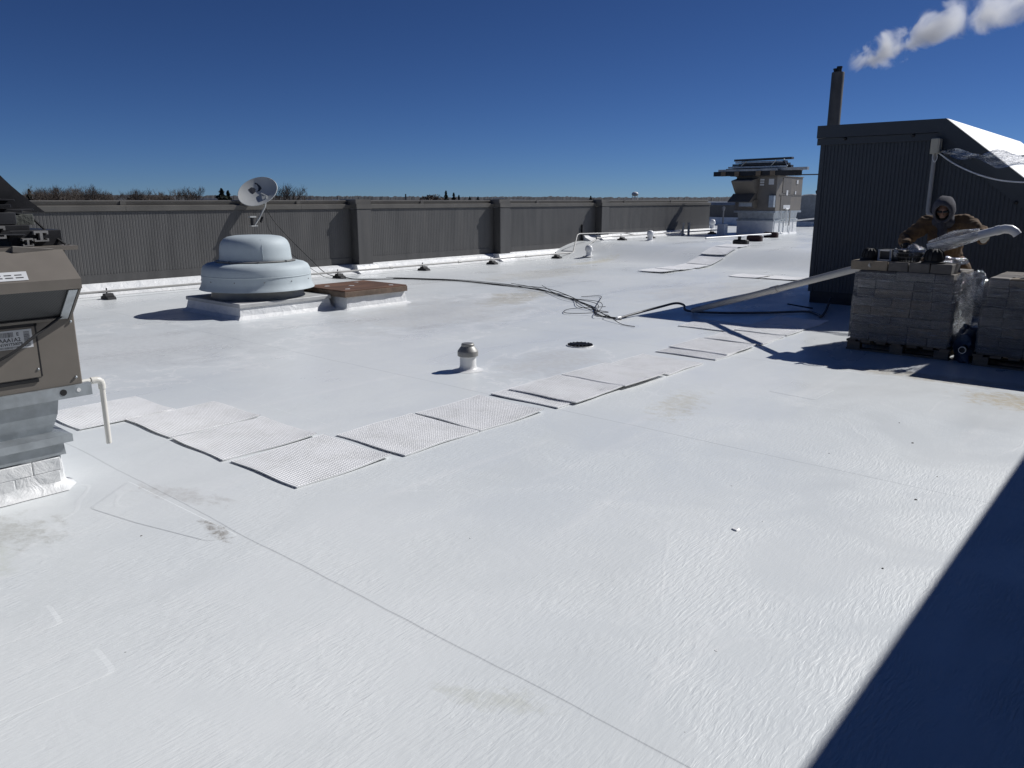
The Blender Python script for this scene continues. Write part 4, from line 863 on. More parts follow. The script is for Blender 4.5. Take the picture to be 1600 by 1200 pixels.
# ------------------------------------------------------------------ debris chips
DB = [(-1.60,3.65,.050,'largest white paper scrap on the right of the open roof'),(-1.54,3.85,.012,'dark crumb just beyond the white paper scrap'),(-1.00,4.73,.018,'dark chip nearest the shadow edge at right'),(-1.68,5.26,.010,'tiny dark chip midway to the pallets'),
      (-1.53,6.38,.012,'dark crumb nearest the left pallet'),(-1.0,5.24,.010,'crumb beside the upper shadow edge'),(-0.88,3.69,.013,'dark chip low beside the shadow edge'),(-2.59,2.65,.012,'white flake alone in the centre foreground'),
      (-1.16,2.54,.014,'white flake low at right of centre'),(-1.31,5.89,.018,'thin dark splinter before the pallets'),(-1.91,4.24,.012,'pale flake left of the dark splinters'),(-3.9,1.55,.012,'dark splinter near the brown stain at left')]
for k, (x, y, s, lab) in enumerate(DB):
    q = random.Random(k+60); m = MB(); white = 'white' in lab or 'pale' in lab
    s *= 0.5; n = 7; ring = [(x+s*q.uniform(.5,1.2)*cos(2*pi*i/n), y+s*q.uniform(.5,1.2)*sin(2*pi*i/n)) for i in range(n)]
    m.rings([[(a,c_,0.001) for a, c_ in ring],[(x+(a-x)*.8,y+(c_-y)*.8,s*q.uniform(.15,.35) if white else s*q.uniform(.3,.7)) for a, c_ in ring]]); tag(m.build('debris_chip', WHITE if white else TAUPED), lab, 'debris', 'debris on the roof')

# ------------------------------------------------------------------ far rooftop unit with salvage on top
fz = 0.4; X0, X1, Y0, Y1 = -13.72, -12.10, 29.0, 31.5
fu = thing('rooftop_unit', ((X0+X1)/2,(Y0+Y1)/2,fz), 'far taupe rooftop unit with stepped hoods under a salvage pile', 'air unit')
m = MB(); m.rings([fr(X0+0.06,X1-0.02,Y0+0.02,Y1-0.1,fz-0.01), fr(X0+0.10,X1-0.06,Y0+0.06,Y1-0.14,fz+0.06), fr(X0+0.10,X1-0.06,Y0+0.06,Y1-0.14,0.93)]); cb2 = m.build('curb', CURB, fu)
m = MB()
for k in range(5): m.box(X1-0.062, X1-0.05, Y0+0.15+k*0.45, Y0+0.17+k*0.45, 0.46, 0.92)
m.build('curb_seam', GALV, cb2)
m = MB(); m.rings([fr(X0+0.07,X1-0.03,Y0+0.03,Y1-0.11,0.90), fr(X0+0.07,X1-0.03,Y0+0.03,Y1-0.11,0.96), fr(X0+0.13,X1-0.09,Y0+0.09,Y1-0.17,0.98), fr(X0+0.10,X1-0.06,Y0+0.06,Y1-0.14,1.21)]); m.build('curb_adapter', GALV, fu)
m = MB(); m.box(X0-0.02, X1+0.02, Y0-0.02, Y1+0.02, 1.212, 1.285); m.build('base_rail', GALV, fu)
m = MB(); m.bev(X0, X1, Y0, Y1, 1.287, 2.545, 0.01); m.build('cabinet', TAUPE, fu)
m = MB(); m.box(X0-0.03, X1+0.03, Y0-0.03, Y1+0.03, 2.546, 2.575); m.build('top_panel', TAUPE, fu)
m = MB(); m.prism([(Y0-0.002,2.50),(Y0-0.55,2.40),(Y0-0.55,2.36),(Y0-0.16,1.93),(Y0-0.002,1.93)], 'x', X0+0.05, -12.83); m.build('upper_hood', TAUPE, fu)
m = MB(); m.prism([(Y0-0.002,1.925),(Y0-0.16,1.925),(Y0-0.62,1.63),(Y0-0.62,1.60),(Y0-0.002,1.60)], 'x', X0-0.02, -12.86); m.build('middle_hood', TAUPED, fu)
m = MB(); m.prism([(Y0-0.002,1.72),(Y0-0.34,1.66),(Y0-0.34,1.42),(Y0-0.002,1.38)], 'x', -13.45, -12.83); m.build('lower_hood', TAUPE, fu)
m = MB(); m.box(-13.40,-12.88,Y0-0.348,Y0-0.342,1.45,1.60); m.build('louvre', GALV, fu)
for k, (x0, x1, z0, z1) in enumerate(((-12.76,-12.60,2.40,2.46),(-12.76,-12.60,2.31,2.37),(-12.76,-12.60,2.22,2.28),(-12.42,-12.22,2.25,2.46))):
    m = MB(); m.box(x0,x1,Y0-0.006,Y0-0.001,z0,z1); m.build('label_plate', LABELW, fu)
m = MB(); m.box(-12.30,-12.11,Y0-0.17,Y0-0.003,1.42,1.85); m.build('disconnect_box', GALV, fu)
for y0, y1, z0, z1, mt in ((29.55,30.35,1.95,2.50,TAUPED),(29.45,30.4,1.32,1.85,TAUPED),(29.9,30.05,1.86,2.05,LABELW),(30.85,31.0,2.30,2.44,LABELW),(30.75,30.85,1.90,2.02,LABELW),(29.7,30.35,1.36,1.50,LABELW)):
    m = MB(); m.box(X1+0.001,X1+(0.025 if mt is LABELW else 0.014),y0,y1,z0,z1); m.build('side_panel' if mt is TAUPED else 'label_plate', mt, fu)
m = MB(); m.box(X1+0.001,X1+0.02,29.3,31.45,1.86,1.89); m.build('drip_edge', TAUPED, fu)
for y in (29.45,30.0,30.3):
    m = MB(); m.tube([(X1+0.06,y,1.30),(X1+0.06,y,0.72 if y > 29.9 else 0.95)],0.022,8); m.build('riser_pipe', WHITE if y < 30.2 else GPVC, fu, smooth=50)
m = MB(); m.tube([(X1+0.06,30.0,1.30),(X1+0.10,30.0,1.36),(X1+0.12,29.7,1.36)],0.028,8); m.build('trap', WHITE, fu, smooth=50)
m = MB(); m.tube([(X1+0.05,31.0,0.90),(X1+0.9,32.2,1.02),(X1+2.6,34.0,1.12)],0.025,8); tag(m.build('service_pipe', WHITE), 'white service pipe running right from the far unit', 'pipe')
# salvage on top
def bar3(name, a, e, w, h, mat, label, cat='metal bar', cut=True):
    a, e = Vector(a), Vector(e); d = e-a; ln = d.length; mm = MB()
    mm.prism([(-w/2,0),(w/2,0),(w/2,h),(w/2-0.012,h),(w/2-0.012,0.012),(-w/2+0.012,0.012),(-w/2+0.012,h),(-w/2,h)] if cut else [(-w/2,0),(w/2,0),(w/2,h),(-w/2,h)], 'x', 0, ln)
    o = mm.build(name, mat); o.location = a; o.rotation_euler = d.to_track_quat('X','Z').to_euler(); return tag(o, label, cat, 'salvage on the far unit')
S_ = [('dark_beam',(-14.52,28.72,2.577),(-12.25,28.80,2.577),0.16,0.17,BLACKM,'long dark beam at the left front bottom of the far salvage pile',False),
      ('dark_beam',(-12.22,28.80,2.577),(-11.30,29.25,2.577),0.18,0.17,BLACKM,'dark beam sticking out right at the bottom of the far salvage pile',False),
      ('dark_beam',(-14.1,29.35,2.577),(-11.5,29.6,2.577),0.30,0.17,BLACKM,'wide dark beam hidden low in the back of the far salvage pile',False),
      ('steel_channel',(-14.35,28.75,2.75),(-12.0,28.78,2.75),0.14,0.075,MILL,'pale channel lying across the lower left of the far salvage pile',True),
      ('steel_channel',(-12.75,29.0,2.75),(-11.02,29.1,2.765),0.20,0.10,MILL,'pale offcut at the right end of the far pile',False),
      ('steel_channel',(-14.2,29.12,2.75),(-11.4,29.5,2.75),0.28,0.11,CHARC,'dark channel behind the pale one in the far pile',False),
      ('metal_rail',(-14.0,28.85,2.865),(-11.75,28.95,2.868),0.14,0.06,GALV,'grey rail in the middle of the far salvage pile',True),
      ('metal_rail',(-13.95,29.15,2.866),(-11.7,29.3,2.868),0.30,0.09,BLACKM,'wide dark sheet in the middle of the far pile',False),
      ('metal_rail',(-13.85,28.90,2.958),(-11.85,29.0,2.965),0.14,0.06,CHARC,'dark rail crossing the middle of the far pile',True),
      ('metal_rail',(-13.7,29.2,2.958),(-11.8,29.25,2.96),0.30,0.08,BLACKM,'black plank under the upper rails of the far pile',False),
      ('metal_rail',(-13.75,28.92,3.045),(-11.95,29.05,3.048),0.14,0.055,GALV,'upper grey rail of the far salvage pile',True),
      ('metal_rail',(-13.6,29.2,3.045),(-11.9,29.25,3.048),0.24,0.075,CHARC,'dark plank second from the top of the far pile',False),
      ('metal_rail',(-13.82,29.0,3.122),(-11.62,29.1,3.155),0.24,0.075,CHARC,'topmost dark rail of the far salvage pile',False)]
for nm, a, e, w, h, mt, lab, cu in S_: bar3(nm, a, e, w, h, mt, lab, 'metal bar', cu)
for k, x in enumerate((-14.1,-13.55,-12.7,-12.15)):
    m = MB(); m.box(x-0.09,x+0.09,28.61,28.635,2.57,2.75); tag(m.build('wood_cleat', PALW), 'tan wood cleat, %s from the left on the far pile front' % w12[k], 'cleat', 'cleats on the far pile')
m = MB(); m.tube([(-11.9,29.4,2.60),(-9.9,29.9,2.61)],0.022,8); tag(m.build('steel_rod', CHARC), 'thin rod reaching from the far pile toward the penthouse', 'rod')
for k, (a, e) in enumerate((((-13.55,28.85,2.9),(-13.3,28.85,3.12)),((-12.35,28.85,2.9),(-12.15,28.85,3.12)),((-11.85,28.85,3.16),(-11.7,28.85,2.9)))):
    m = MB(); m.tube([a,e],0.018,6); tag(m.build('strut', GALV), 'short diagonal strut, %s from the left in the far pile' % w12[k], 'strut', 'struts in the far pile')
# pipe on rubber blocks in front of the far unit
m = MB(); m.tube([(-11.9,23.2,fz+0.09),(-11.2,27.6,fz+0.13)],0.035,8); tag(m.build('white_pipe', WHITE, smooth=50), 'white pipe lying on the blocks before the far unit', 'pipe')
for k, (x, y, s) in enumerate(((-9.96,21.6,1.0),(-10.7,24.2,1.1),(-11.34,27.0,1.1))):
    m = MB(); m.bev(x-0.22*s,x+0.22*s,y-0.10,y+0.10,roof_z(y),roof_z(y)+0.17*s,0.03)
    if k == 0: m.tube([(x-0.05,y,roof_z(y)+0.15),(x-0.05,y,roof_z(y)+0.26)],0.05,8)
    tag(m.build('rubber_block', BLACK if k == 0 else pm('dark_red_block',(0.03,0.012,0.014),0.8)), ['black lumpy rubber block on the ramp crest','dark red block midway to the far unit','dark red block at the foot of the far unit'][k], 'block', 'blocks before the far unit')
m = MB(); m.bev(-13.72,-13.42,27.6,27.9,fz,fz+0.42,0.02); st_ = tag(m.build('pipe_stand', CURB), 'small white curb with a pipe post left of the far unit', 'pipe stand')
m = MB(); m.tube([(-13.57,27.75,fz+0.42),(-13.57,27.75,1.35)],0.03,8); m.lathe([(0.05,1.3),(0.06,1.42),(0.03,1.46)],10,(-13.57,27.75)); m.build('post', GPVC, st_, smooth=50)
for k, (x, y) in enumerate(((-14.5,26.4),(-14.5,26.85))):
    m = MB(); m.tube([(x,y,fz),(x,y,fz+0.42)],0.045,10); m.tube([(x,y,fz+0.40),(x,y,fz+0.46)],0.06,10); tag(m.build('pipe_stub', GPVC, smooth=50), ('nearer','farther')[k]+' of two dark pipe stubs by the far parapet', 'pipe', 'pipe stubs by the parapet')

# ------------------------------------------------------------------ pallets of concrete blocks
def block_mesh(w, d, h, seed):
    q = random.Random(seed); m = MB(); j = lambda: q.uniform(-.002,.002); b_ = 0.006
    m.bev(-w/2,w/2,-d/2,d/2,0,h,b_); m.v = [(x+j(),y+j(),z+j()) for x, y, z in m.v]; return m
BL = {}
def block(w, d, h, k):
    key = (round(w,2),round(d,2),k)
    if key not in BL: BL[key] = block_mesh(w-0.006,d-0.006,h-0.004,k).mesh('block', CONC[(0,2,0,1,0,3)[k % 6]])
    return BL[key]
def pallet(x0, y0, wd, dp_, courses, label, seed):
    q = random.Random(seed); t = thing('block_pallet', (x0+wd/2,y0+dp_/2,0), label, 'pallet load', 'wrapped pallets of concrete blocks')
    for k in range(3):
        yy = y0+0.0+(dp_-0.1)*k/2; m = MB(); m.box(x0-0.03,x0+wd+0.03,yy,yy+0.1,0.002,0.02); m.build('bottom_board', PALW, t)
        for xx in (x0-0.02, x0+wd/2-0.07, x0+wd-0.12): 
            m = MB(); m.box(xx,xx+0.14,yy,yy+0.1,0.021,0.099); m.build('pallet_block', PALW, t)
    for k in range(7):
        xx = x0-0.03+(wd-0.04)*k/6; m = MB(); m.box(xx,xx+0.10,y0-0.01,y0+dp_+0.01,0.10,0.122); m.build('deck_board', PALW, t)
    H = 0.1
    for c_ in range(courses):
        z = 0.124+c_*H; ins = 0.0 if c_ < 5 else 0.022
        pats = [[.2,.43,.43],[.213]*5,[.43,.2,.43],[.2,.22,.22,.2,.22],[.43,.43,.2],[.21,.43,.21,.21]]
        f = pats[q.randrange(6)]; sc_ = (wd-2*ins)/sum(f); x = x0+ins
        for w in f:
            w *= sc_; o = bpy.data.objects.new('block', block(w,0.21,H,q.randrange(6))); COL.objects.link(o); o.parent = t
            o.location = Vector((x+w/2,y0+ins+0.105+q.uniform(-.006,.006),z))-t.location; o.rotation_euler = (0,0,q.uniform(-.008,.008)); x += w
        f = pats[q.randrange(6)]; sc_ = (wd-2*ins)/sum(f); x = x0+ins
        for w in f:
            w *= sc_; o = bpy.data.objects.new('block', block(w,0.21,H,q.randrange(6))); COL.objects.link(o); o.parent = t
            o.location = Vector((x+w/2,y0+dp_-ins-0.105,z))-t.location; x += w
        for sx2 in (x0+ins+0.105, x0+wd-ins-0.105):
            k = q.choice((2,3)); ln = (dp_-2*ins-0.42)/k
            for i in range(k):
                o = bpy.data.objects.new('block', block(0.21,ln,H,q.randrange(6))); COL.objects.link(o); o.parent = t
                o.location = Vector((sx2+q.uniform(-.006,.006),y0+ins+0.21+ln*(i+0.5),z))-t.location
    m = MB(); m.box(x0+0.23,x0+wd-0.23,y0+0.23,y0+dp_-0.23,0.125,0.12+courses*H-0.01); m.build('inner_blocks', CONC[2], t)
    # stretch wrap, wrinkled
    rs = []; zt = 0.12+courses*H
    for r in range(19):
        z = 0.15+(zt-0.17)*r/18; ring = []
        for (xa_,ya_,xb_,yb_,nx,ny) in ((x0,y0,x0+wd,y0,0,-1),(x0+wd,y0,x0+wd,y0+dp_,1,0),(x0+wd,y0+dp_,x0,y0+dp_,0,1),(x0,y0+dp_,x0,y0,-1,0)):
            for i in range(20):
                s = i/20; o_ = 0.014+q.uniform(0,0.007)+0.006*sin(z*60+s*9)
                ins = -0.0 if z < 0.62 else -0.020
                ring.append((xa_+(xb_-xa_)*s+nx*(o_+ins)+ (0.012*(1 if xa_>x0+wd/2 else -1) if i == 0 else 0), ya_+(yb_-ya_)*s+ny*(o_+ins), z))
        rs.append(ring)
    m = MB(); m.rings(rs, cap=False); m.build('stretch_wrap', WRAP, t, smooth=50)
    return t
pallet(-2.87, 9.30, 1.02, 1.0, 8, 'left wrapped pallet of concrete blocks with loose items on top', 3)
pallet(-1.56, 9.22, 1.02, 1.0, 8, 'right wrapped pallet of concrete blocks cut by the photo edge', 7)
pz = 0.926
for k, (x0, x1, mt, lab) in enumerate(((-2.95,-2.55,1,'long tan paver at the left end of the loose top course'),(-2.545,-2.335,2,'dark paver right of the long tan one'),(-2.33,-2.12,2,'middle dark paver of the loose top course'),(-2.115,-1.905,2,'dark paver at the right end of the loose top course'))):
    m = block_mesh(x1-x0-0.006,0.40,0.098,k); m.v = [(x+(x0+x1)/2,y+9.53,z+pz) for x, y, z in m.v]; tag(m.build('paver', CONC[mt]), lab, 'paver', 'loose pavers on the left pallet')
m = block_mesh(0.5,0.4,0.05,9); m.v = [(x-1.0,y+9.6,z+pz+0.03) for x, y, z in m.v]; tag(m.build('board', PALW), 'pale board on the right pallet', 'board')
# loose things on the left pallet
tz = pz+0.10
def drain_dome(x, y, s, label):
    t = thing('drain_strainer', (x,y,tz), label, 'drain strainer', 'black strainers on the pallet')
    m = MB(); m.lathe([(0.115*s,0.0),(0.115*s,0.014),(0.09*s,0.018),(0.088*s,0.03)],24); m.build('flange', BLACK, t, smooth=30, local=True)
    m = MB(); m.lathe([(0.088*s,0.03),(0.09*s,0.07*s),(0.075*s,0.115*s),(0.045*s,0.14*s),(0.005,0.146*s)],24); m.build('dome', BLACK, t, smooth=50, local=True)
    for k in range(12):
        a = 2*pi*k/12; m = MB(); m.tube([(0.094*s*cos(a),0.094*s*sin(a),0.03),(0.096*s*cos(a),0.096*s*sin(a),0.07*s),(0.08*s*cos(a),0.08*s*sin(a),0.117*s),(0.045*s*cos(a),0.045*s*sin(a),0.146*s)],0.006,4); m.build('rib', BLACK, t, local=True)
drain_dome(-2.80,9.50,0.9,'black domed strainer at the left end of the pallet top'); drain_dome(-2.12,9.45,1.05,'larger black domed strainer at the right of the pallet top')
t = thing('picture_frame', (-2.62,9.42,tz), 'small pale metal frame leaning on the pallet top', 'frame')
for a, e in (((-0.07,0),(-0.055,0.125)),((0.055,0),(0.07,0.125))):
    m = MB(); m.add([(a[0],0,0),(a[0]+0.018,0,0),(a[0]+0.005,0.04,0.125),(a[0]-0.013,0.04,0.125)],[(0,1,2,3)]); m.v = m.v+[(x,y+0.012,z) for x,y,z in m.v]; m.f = [(0,1,2,3),(7,6,5,4),(0,4,5,1),(1,5,6,2),(2,6,7,3),(3,7,4,0)]; m.build('side_rail', MILL, t, local=True)
m = MB(); m.box(-0.05,0.056,0,0.012,0,0.017); m.build('bottom_rail', MILL, t, local=True)
m = MB(); m.box(-0.066,0.042,0.036,0.048,0.108,0.125); m.build('top_rail', MILL, t, local=True)
m = MB(); m.bev(-2.71,-2.44,9.52,9.72,tz,tz+0.12,0.01); tag(m.build('black_case', BLACKM), 'black case behind the pale frame on the pallet', 'case')
bk = thing('basket', (-2.38,9.50,tz), 'black slatted plastic basket in the middle of the pallet top', 'basket')
m = MB(); m.lathe([(0.10,0.0),(0.10,0.008),(0.01,0.008)],24); m.build('base', BLACK, bk, local=True)
for z, r_ in ((0.09,0.135),(0.045,0.118)):
    m = MB(); m.lathe([(r_,z),(r_+0.008,z),(r_+0.008,z+0.012),(r_,z+0.012)],24,cap=False); m.build('hoop', BLACK, bk, local=True)
for k in range(22):
    a = 2*pi*k/22; m = MB(); m.tube([(0.10*cos(a),0.10*sin(a),0.004),(0.137*cos(a),0.137*sin(a),0.096)],0.005,4); m.build('slat', BLACK, bk, local=True)
def crumple(c, r, seed, name, label, mat=FILM):
    q = random.Random(seed); m = MB(); m.ball((0,0,0), r, 22, 14)
    m.v = [tuple(Vector(p)*(0.75+0.55*mnoise.noise((p[0]*9+seed,p[1]*9,p[2]*9)))+Vector((q.uniform(-.012,.012),q.uniform(-.012,.012),q.uniform(-.012,.012)))) for p in m.v]
    o = m.build(name, mat, smooth=25 if mat is FILM else 75); o.location = c; return tag(o, label, 'plastic')
crumple((-2.40,9.68,tz+0.10),(0.15,0.10,0.11),2,'plastic_bag','crumpled clear plastic bag behind the basket')
crumple((-2.50,9.40,tz+0.11),(0.022,0.022,0.05),6,'film_scrap','tiny pointed clear film scrap left of the plastic bag')
crumple((-1.98,9.62,tz+0.02),(0.16,0.12,0.06),4,'film_scrap','clear film bunched under the raised white pipe end')
crumple((-1.66,9.50,0.93),(0.05,0.10,0.04),9,'film_scrap','shiny film bunched at the corner of the right pallet')
# film torn between the pallets, tarp and pipe on the roof there
rs = []; q = random.Random(15)
for i in range(16):
    t_ = i/15; rs.append([(-1.84+0.27*k/9+q.uniform(-.008,.008), 9.34+0.25*t_+0.03*sin(7*t_+k)+q.uniform(-.01,.01), 0.93-0.50*t_-0.12*(k/9)*t_+0.03*sin(k*1.2)) for k in range(10)])
m = MB(); m.rings(rs, cap=False, close=False); tag(m.build('torn_wrap', FILM, smooth=40), 'torn clear wrap stretched between the two pallets', 'plastic film')
crumple((-1.70,9.46,0.17),(0.21,0.28,0.27),17,'tarp_bundle','dark blue tarp bundled between the two pallets',BLUET).scale = (1.0,1.0,0.85)
pp = thing('pipe_offcut', (-1.70,9.16,0.16), 'short pipe with a pale rim poking from the tarp bundle', 'pipe')
m = MB(); m.tube([(-1.67,9.12,0.165),(-1.70,9.7,0.20)],0.033,20); m.build('pipe', BLACK, pp, smooth=50)
m = MB(); m.rings([[(-1.67+r*cos(2*pi*k/20),9.112+o,0.165+r*sin(2*pi*k/20)) for k in range(20)] for r, o in ((0.030,0.0),(0.036,0.0),(0.036,0.03))], cap=False); m.build('rim', PVC, pp)

# ------------------------------------------------------------------ worker
def limb(m, pts, rads, seg=14):
    """closed tapered chain with rounded ends"""
    P = [Vector(p) for p in pts]; path = []; rr = []
    d0 = (P[0]-P[1]).normalized(); d1 = (P[-1]-P[-2]).normalized()
    for a in (80,55,28): path.append(P[0]+d0*rads[0]*sin(R(a))); rr.append(rads[0]*cos(R(a)))
    for i, p in enumerate(P):
        path.append(p); rr.append(rads[i])
        if i < len(P)-1: path.append((p+P[i+1])/2); rr.append((rads[i]+rads[i+1])/2)
    for a in (28,55,80): path.append(P[-1]+d1*rads[-1]*sin(R(a))); rr.append(rads[-1]*cos(R(a)))
    m.tube(path, rr, seg)
FUSE = []
def fuse(m, name, mat, parent, vox, smooth=4, fold=0.0):
    """queue a set of overlapping closed shapes to be welded into one continuous surface"""
    o = bpy.data.objects.new(name, m.mesh(name, mat)); COL.objects.link(o)
    md = o.modifiers.new('r','REMESH'); md.mode = 'VOXEL'; md.voxel_size = vox; md.use_smooth_shade = True
    sm = o.modifiers.new('s','SMOOTH'); sm.iterations = smooth; sm.factor = 0.5
    FUSE.append((o, name, mat, parent, fold))
def weld_all():
    dg = bpy.context.evaluated_depsgraph_get(); dg.update(); out = []
    for o, name, mat, parent, fold in FUSE: out.append(bpy.data.meshes.new_from_object(o.evaluated_get(dg)))
    for (o, name, mat, parent, fold), ne in zip(FUSE, out):
        bpy.data.objects.remove(o)
        if fold:
            for v in ne.vertices:
                p = v.co; k = mnoise.noise((p.x*9,p.y*9,p.z*16))+0.6*mnoise.noise((p.x*24+3,p.y*24,p.z*34)); v.co = p+v.normal*(fold*k)
        ne.materials.clear(); ne.materials.append(mat); ne.polygons.foreach_set('use_smooth',[True]*len(ne.polygons)); ne.name = name
        q = bpy.data.objects.new(name, ne); COL.objects.link(q); q.parent = parent; q.location = -OFF[parent.name]; q.name = name
wk = thing('person', (-2.30,10.72,0.0), 'person in grey hood and brown work jacket bending behind the left pallet', 'person')
hc = Vector((-2.315,10.50,1.595))           # head centre
fwd = Vector((0.10,-0.90,-0.46)).normalized(); sd = Vector((1,0.1,0)).normalized(); upw = sd.cross(fwd).normalized()
if upw.z < 0: upw = -upw
def hp(a, f, u): return hc+sd*a+fwd*f+upw*u
shL, shR = Vector((-2.51,10.62,1.42)), Vector((-2.10,10.62,1.44)); elL, elR = Vector((-2.70,10.50,1.22)), Vector((-1.90,10.50,1.33)); haL, haR = Vector((-2.60,10.20,1.165)), Vector((-1.815,10.25,1.25))
pel = Vector((-2.30,10.80,0.93)); chest = Vector((-2.30,10.66,1.32)); neck = Vector((-2.31,10.58,1.47))
kn = [Vector((-2.41,10.76,0.50)),Vector((-2.18,10.74,0.50))]; an = [Vector((-2.43,10.84,0.09)),Vector((-2.15,10.84,0.09))]
m = MB()
m.ball(tuple(hc), (0.075,0.092,0.112), 20, 16); limb(m,[hp(0,0.03,-0.03),hp(0,0.06,-0.085)],[0.06,0.042])
limb(m,[hp(0,0.09,0.015),hp(0,0.112,-0.02)],[0.010,0.015]); limb(m,[hp(-0.035,0.082,0.028),hp(0.035,0.082,0.028)],[0.014,0.014])
limb(m,[hp(-0.022,0.088,-0.062),hp(0.022,0.088,-0.062)],[0.010,0.010])
for s in (-1,1): limb(m,[hp(0.076*s,-0.005,0.015),hp(0.078*s,-0.01,-0.03)],[0.014,0.010])
limb(m,[hp(0,-0.02,-0.06),neck,chest],[0.055,0.058,0.11]); limb(m,[chest,(chest+pel)/2,pel],[0.135,0.125,0.14])
limb(m,[shL,chest,shR],[0.06,0.10,0.06])
for sh_, el_, ha_ in ((shL,elL,haL),(shR,elR,haR)): limb(m,[sh_,el_,ha_],[0.052,0.042,0.028])
for i in (0,1):
    hip = pel+Vector(((-0.09,0.09)[i],0,-0.02)); limb(m,[hip,kn[i],an[i]],[0.085,0.06,0.042]); limb(m,[an[i]+Vector((0,0.03,-0.04)),an[i]+Vector((0,-0.17,-0.055))],[0.04,0.032])
body = fuse(m,'body',SKIN,wk,0.010,2)
m = MB()
limb(m,[chest+Vector((0,0,0.07)),chest,(chest+pel)/2,pel+Vector((0,0,-0.06))],[0.13,0.185,0.185,0.20],20); limb(m,[shL,chest+Vector((0,0.02,0.04)),shR],[0.095,0.15,0.095],18)
limb(m,[shL,elL,haL.lerp(elL,0.22)],[0.098,0.082,0.062],16); limb(m,[shR,elR,haR.lerp(elR,0.25)],[0.098,0.082,0.062],16); limb(m,[neck+Vector((0,0.03,0)),chest+Vector((0,0.02,0.06))],[0.085,0.12],16)
jk = fuse(m,'jacket',JACKET,wk,0.012,3,0.020)
m = MB(); limb(m,[neck+Vector((0,-0.10,-0.05)),chest+Vector((0.0,-0.165,0.0)),(chest+pel)/2+Vector((0.01,-0.165,0))],[0.05,0.055,0.05],14); fuse(m,'hoodie_front',DENIM,wk,0.012,3,0.010)
m = MB(); limb(m,[pel+Vector((-0.1,-0.02,-0.08)),pel+Vector((0.1,-0.02,-0.08))],[0.205,0.205],20); fuse(m,'jacket_hem',JACKET,wk,0.014,2,0.012)
m = MB()
for i in (0,1): limb(m,[pel+Vector(((-0.085,0.085)[i],0,-0.02)),kn[i],an[i]+Vector((0,0,0.02))],[0.115,0.085,0.075],16)
limb(m,[pel+Vector((-0.06,0,0)),pel+Vector((0.06,0,0))],[0.135,0.135],16); fuse(m,'trousers',DENIM,wk,0.014,3,0.008)
for i in (0,1):
    m = MB(); limb(m,[an[i]+Vector((0,0,0.06)),an[i]+Vector((0,0.02,-0.035))],[0.062,0.055]); limb(m,[an[i]+Vector((0,0.04,-0.045)),an[i]+Vector((0,-0.17,-0.048))],[0.047,0.042]); fuse(m,'boot',BLACK,wk,0.010,2)
# hood: open shell round the head with a thick rim, collar under it
def hood_ring(f, ra_, rb_, n_=28, dz_=0.0): return [hp(ra_*cos(2*pi*k/n_), f, rb_*sin(2*pi*k/n_)+dz_-0.005) for k in range(n_)]
outer = [hood_ring(0.118,0.076,0.104,dz_=0.006), hood_ring(0.128,0.086,0.116,dz_=0.006), hood_ring(0.120,0.098,0.130,dz_=0.006), hood_ring(0.07,0.116,0.148,dz_=0.004), hood_ring(0.0,0.126,0.156), hood_ring(-0.06,0.120,0.145), hood_ring(-0.11,0.095,0.112), hood_ring(-0.14,0.05,0.06), hood_ring(-0.15,0.01,0.012)]
inner = [hood_ring(-0.13,0.018,0.02), hood_ring(-0.08,0.09,0.11), hood_ring(0.0,0.110,0.138), hood_ring(0.08,0.094,0.124), hood_ring(0.112,0.072,0.100,dz_=0.006)]
outer = [[p+Vector((0.004*sin(i*2.1+k*0.9),0,0.005*sin(i*1.3+k*1.7))) for k, p in enumerate(r_)] for i, r_ in enumerate(outer)]
m = MB(); m.rings(outer+inner+[outer[0]], cap=False); hd_ = m.build('hood', HOODM, wk, smooth=60)
m = MB(); limb(m,[hp(0,-0.06,-0.10),neck+Vector((0,0.0,0.0)),chest+Vector((0,-0.06,0.06))],[0.095,0.11,0.10],18); limb(m,[neck+Vector((-.07,-.03,-.03)),neck+Vector((.07,-.03,-.03))],[0.06,0.06]); fuse(m,'hood_collar',HOODM,wk,0.012,3,0.008)
m = MB(); limb(m,[hp(-0.04,0.055,-0.075),hp(0,0.088,-0.10),hp(0.04,0.055,-0.075)],[0.024,0.03,0.024]); fuse(m,'beard',BEARD,wk,0.008,2,0.003)
for s in (-1,1):
    m = MB(); limb(m,[hp(0.018*s,0.097,0.008),hp(0.055*s,0.088,0.008)],[0.017,0.017]); m.build('glasses_lens', BLACKM, wk, smooth=60)
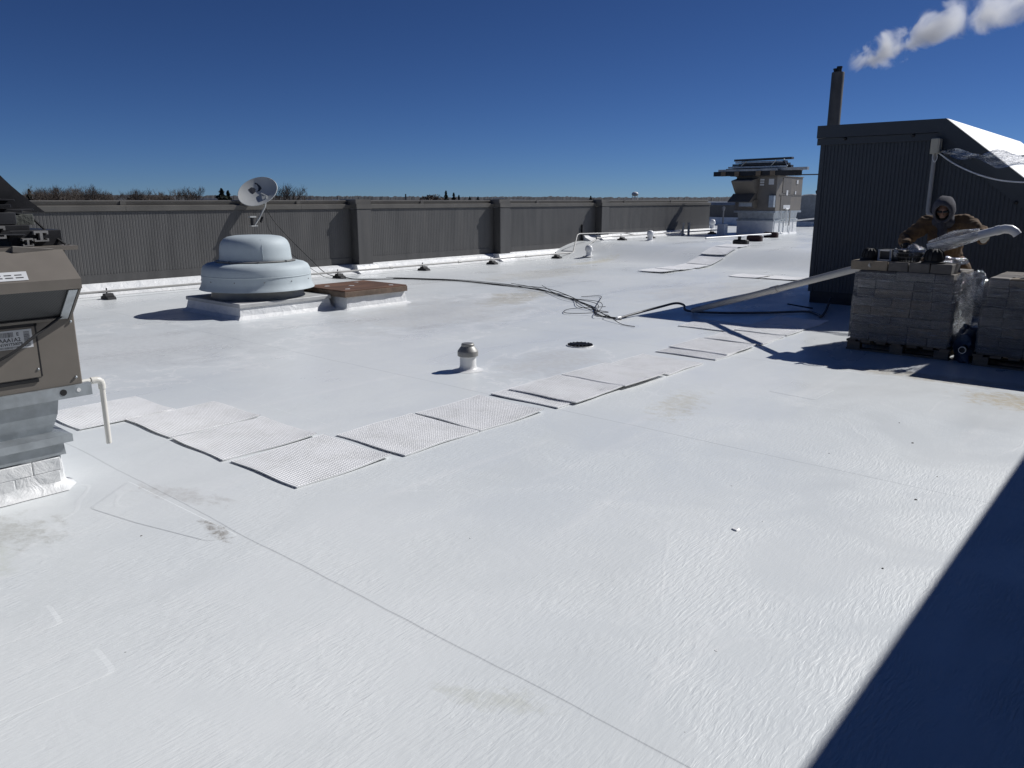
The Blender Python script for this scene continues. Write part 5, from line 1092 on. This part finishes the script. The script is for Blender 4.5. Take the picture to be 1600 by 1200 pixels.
def glove(wrist, palm, dirf, side, curl, mat, name):
    """palm + four fingers curling round a bar + thumb from the side of the palm"""
    m = MB(); d = Vector(dirf).normalized(); s = Vector(side).normalized(); n_ = d.cross(s).normalized()*curl
    pc = Vector(palm); limb(m,[Vector(wrist),pc-d*0.03],[0.034,0.036]); 
    for k in range(4):
        o = s*(-0.033+0.022*k); limb(m,[pc-d*0.035+o*0.8,pc+d*0.03+o],[0.018,0.016])
        L_ = (0.034,0.038,0.036,0.029)[k]; a = pc+d*0.035+o; c1 = a+d*L_*0.75+n_*L_*0.45; c2 = c1+d*L_*0.1+n_*L_*0.8; c3 = c2-d*L_*0.45+n_*L_*0.45
        limb(m,[a,c1,c2,c3],[0.0125,0.012,0.011,0.010],10)
    a = pc-d*0.02-s*0.036; limb(m,[a,a-s*0.025+d*0.02+n_*0.015,a-s*0.022+d*0.05+n_*0.04],[0.016,0.013,0.011],10)
    return fuse(m, name, mat, wk, 0.0055, 1)
glove(haR, haR+Vector((0.02,-0.055,0.024)), (0.15,-0.8,0.15), (0.9,0.3,0.25), 1, GLOVEW, 'glove')
glove(haL, haL+Vector((0.02,-0.05,-0.01)), (0.2,-0.9,-0.3), (1,0.2,0.1), 1, GLOVEB, 'glove')
# white downpipe the worker holds
wp = thing('white_downpipe', (-2.3,10.15,1.15), 'white plastic downpipe with a bent end, held across by the person', 'pipe')
p0, p1 = Vector((-2.33,10.02,1.155)), Vector((-1.665,10.19,1.372))
dirp = (p1-p0).normalized(); bend = [p1+Vector((0.05,0.01,0.012)),p1+Vector((0.105,0.02,0.008)),p1+Vector((0.15,0.03,-0.02)),p1+Vector((0.175,0.035,-0.05))]
m = MB(); m.tube([p0,p0.lerp(p1,.5),p1]+bend,[0.047]*3+[0.049,0.049,0.047,0.045],18); m.build('pipe', PVC if False else WHITE, wp, smooth=50)
m = MB(); m.tube([p1-dirp*0.035,p1+dirp*0.012],0.053,18); m.build('collar', WHITE, wp, smooth=50)
rs = []; q = random.Random(31)
for i in range(20):
    t_ = i/19; c_ = p0.lerp(p1,0.0+0.72*t_); r_ = 0.056+0.035*sin(pi*t_)
    rs.append([c_+Vector((0,-r_*cos(2*pi*k/16)*0.9,r_*sin(2*pi*k/16)*(1.3 if sin(2*pi*k/16) > 0 else 0.95)))+Vector((0,0.006*sin(3*k+5*t_),0.007*sin(2.2*k+9*t_+1.0))) for k in range(16)])
m = MB(); m.rings(rs, cap=False); m.build('film_sleeve', FILM, wp, smooth=40)
weld_all()
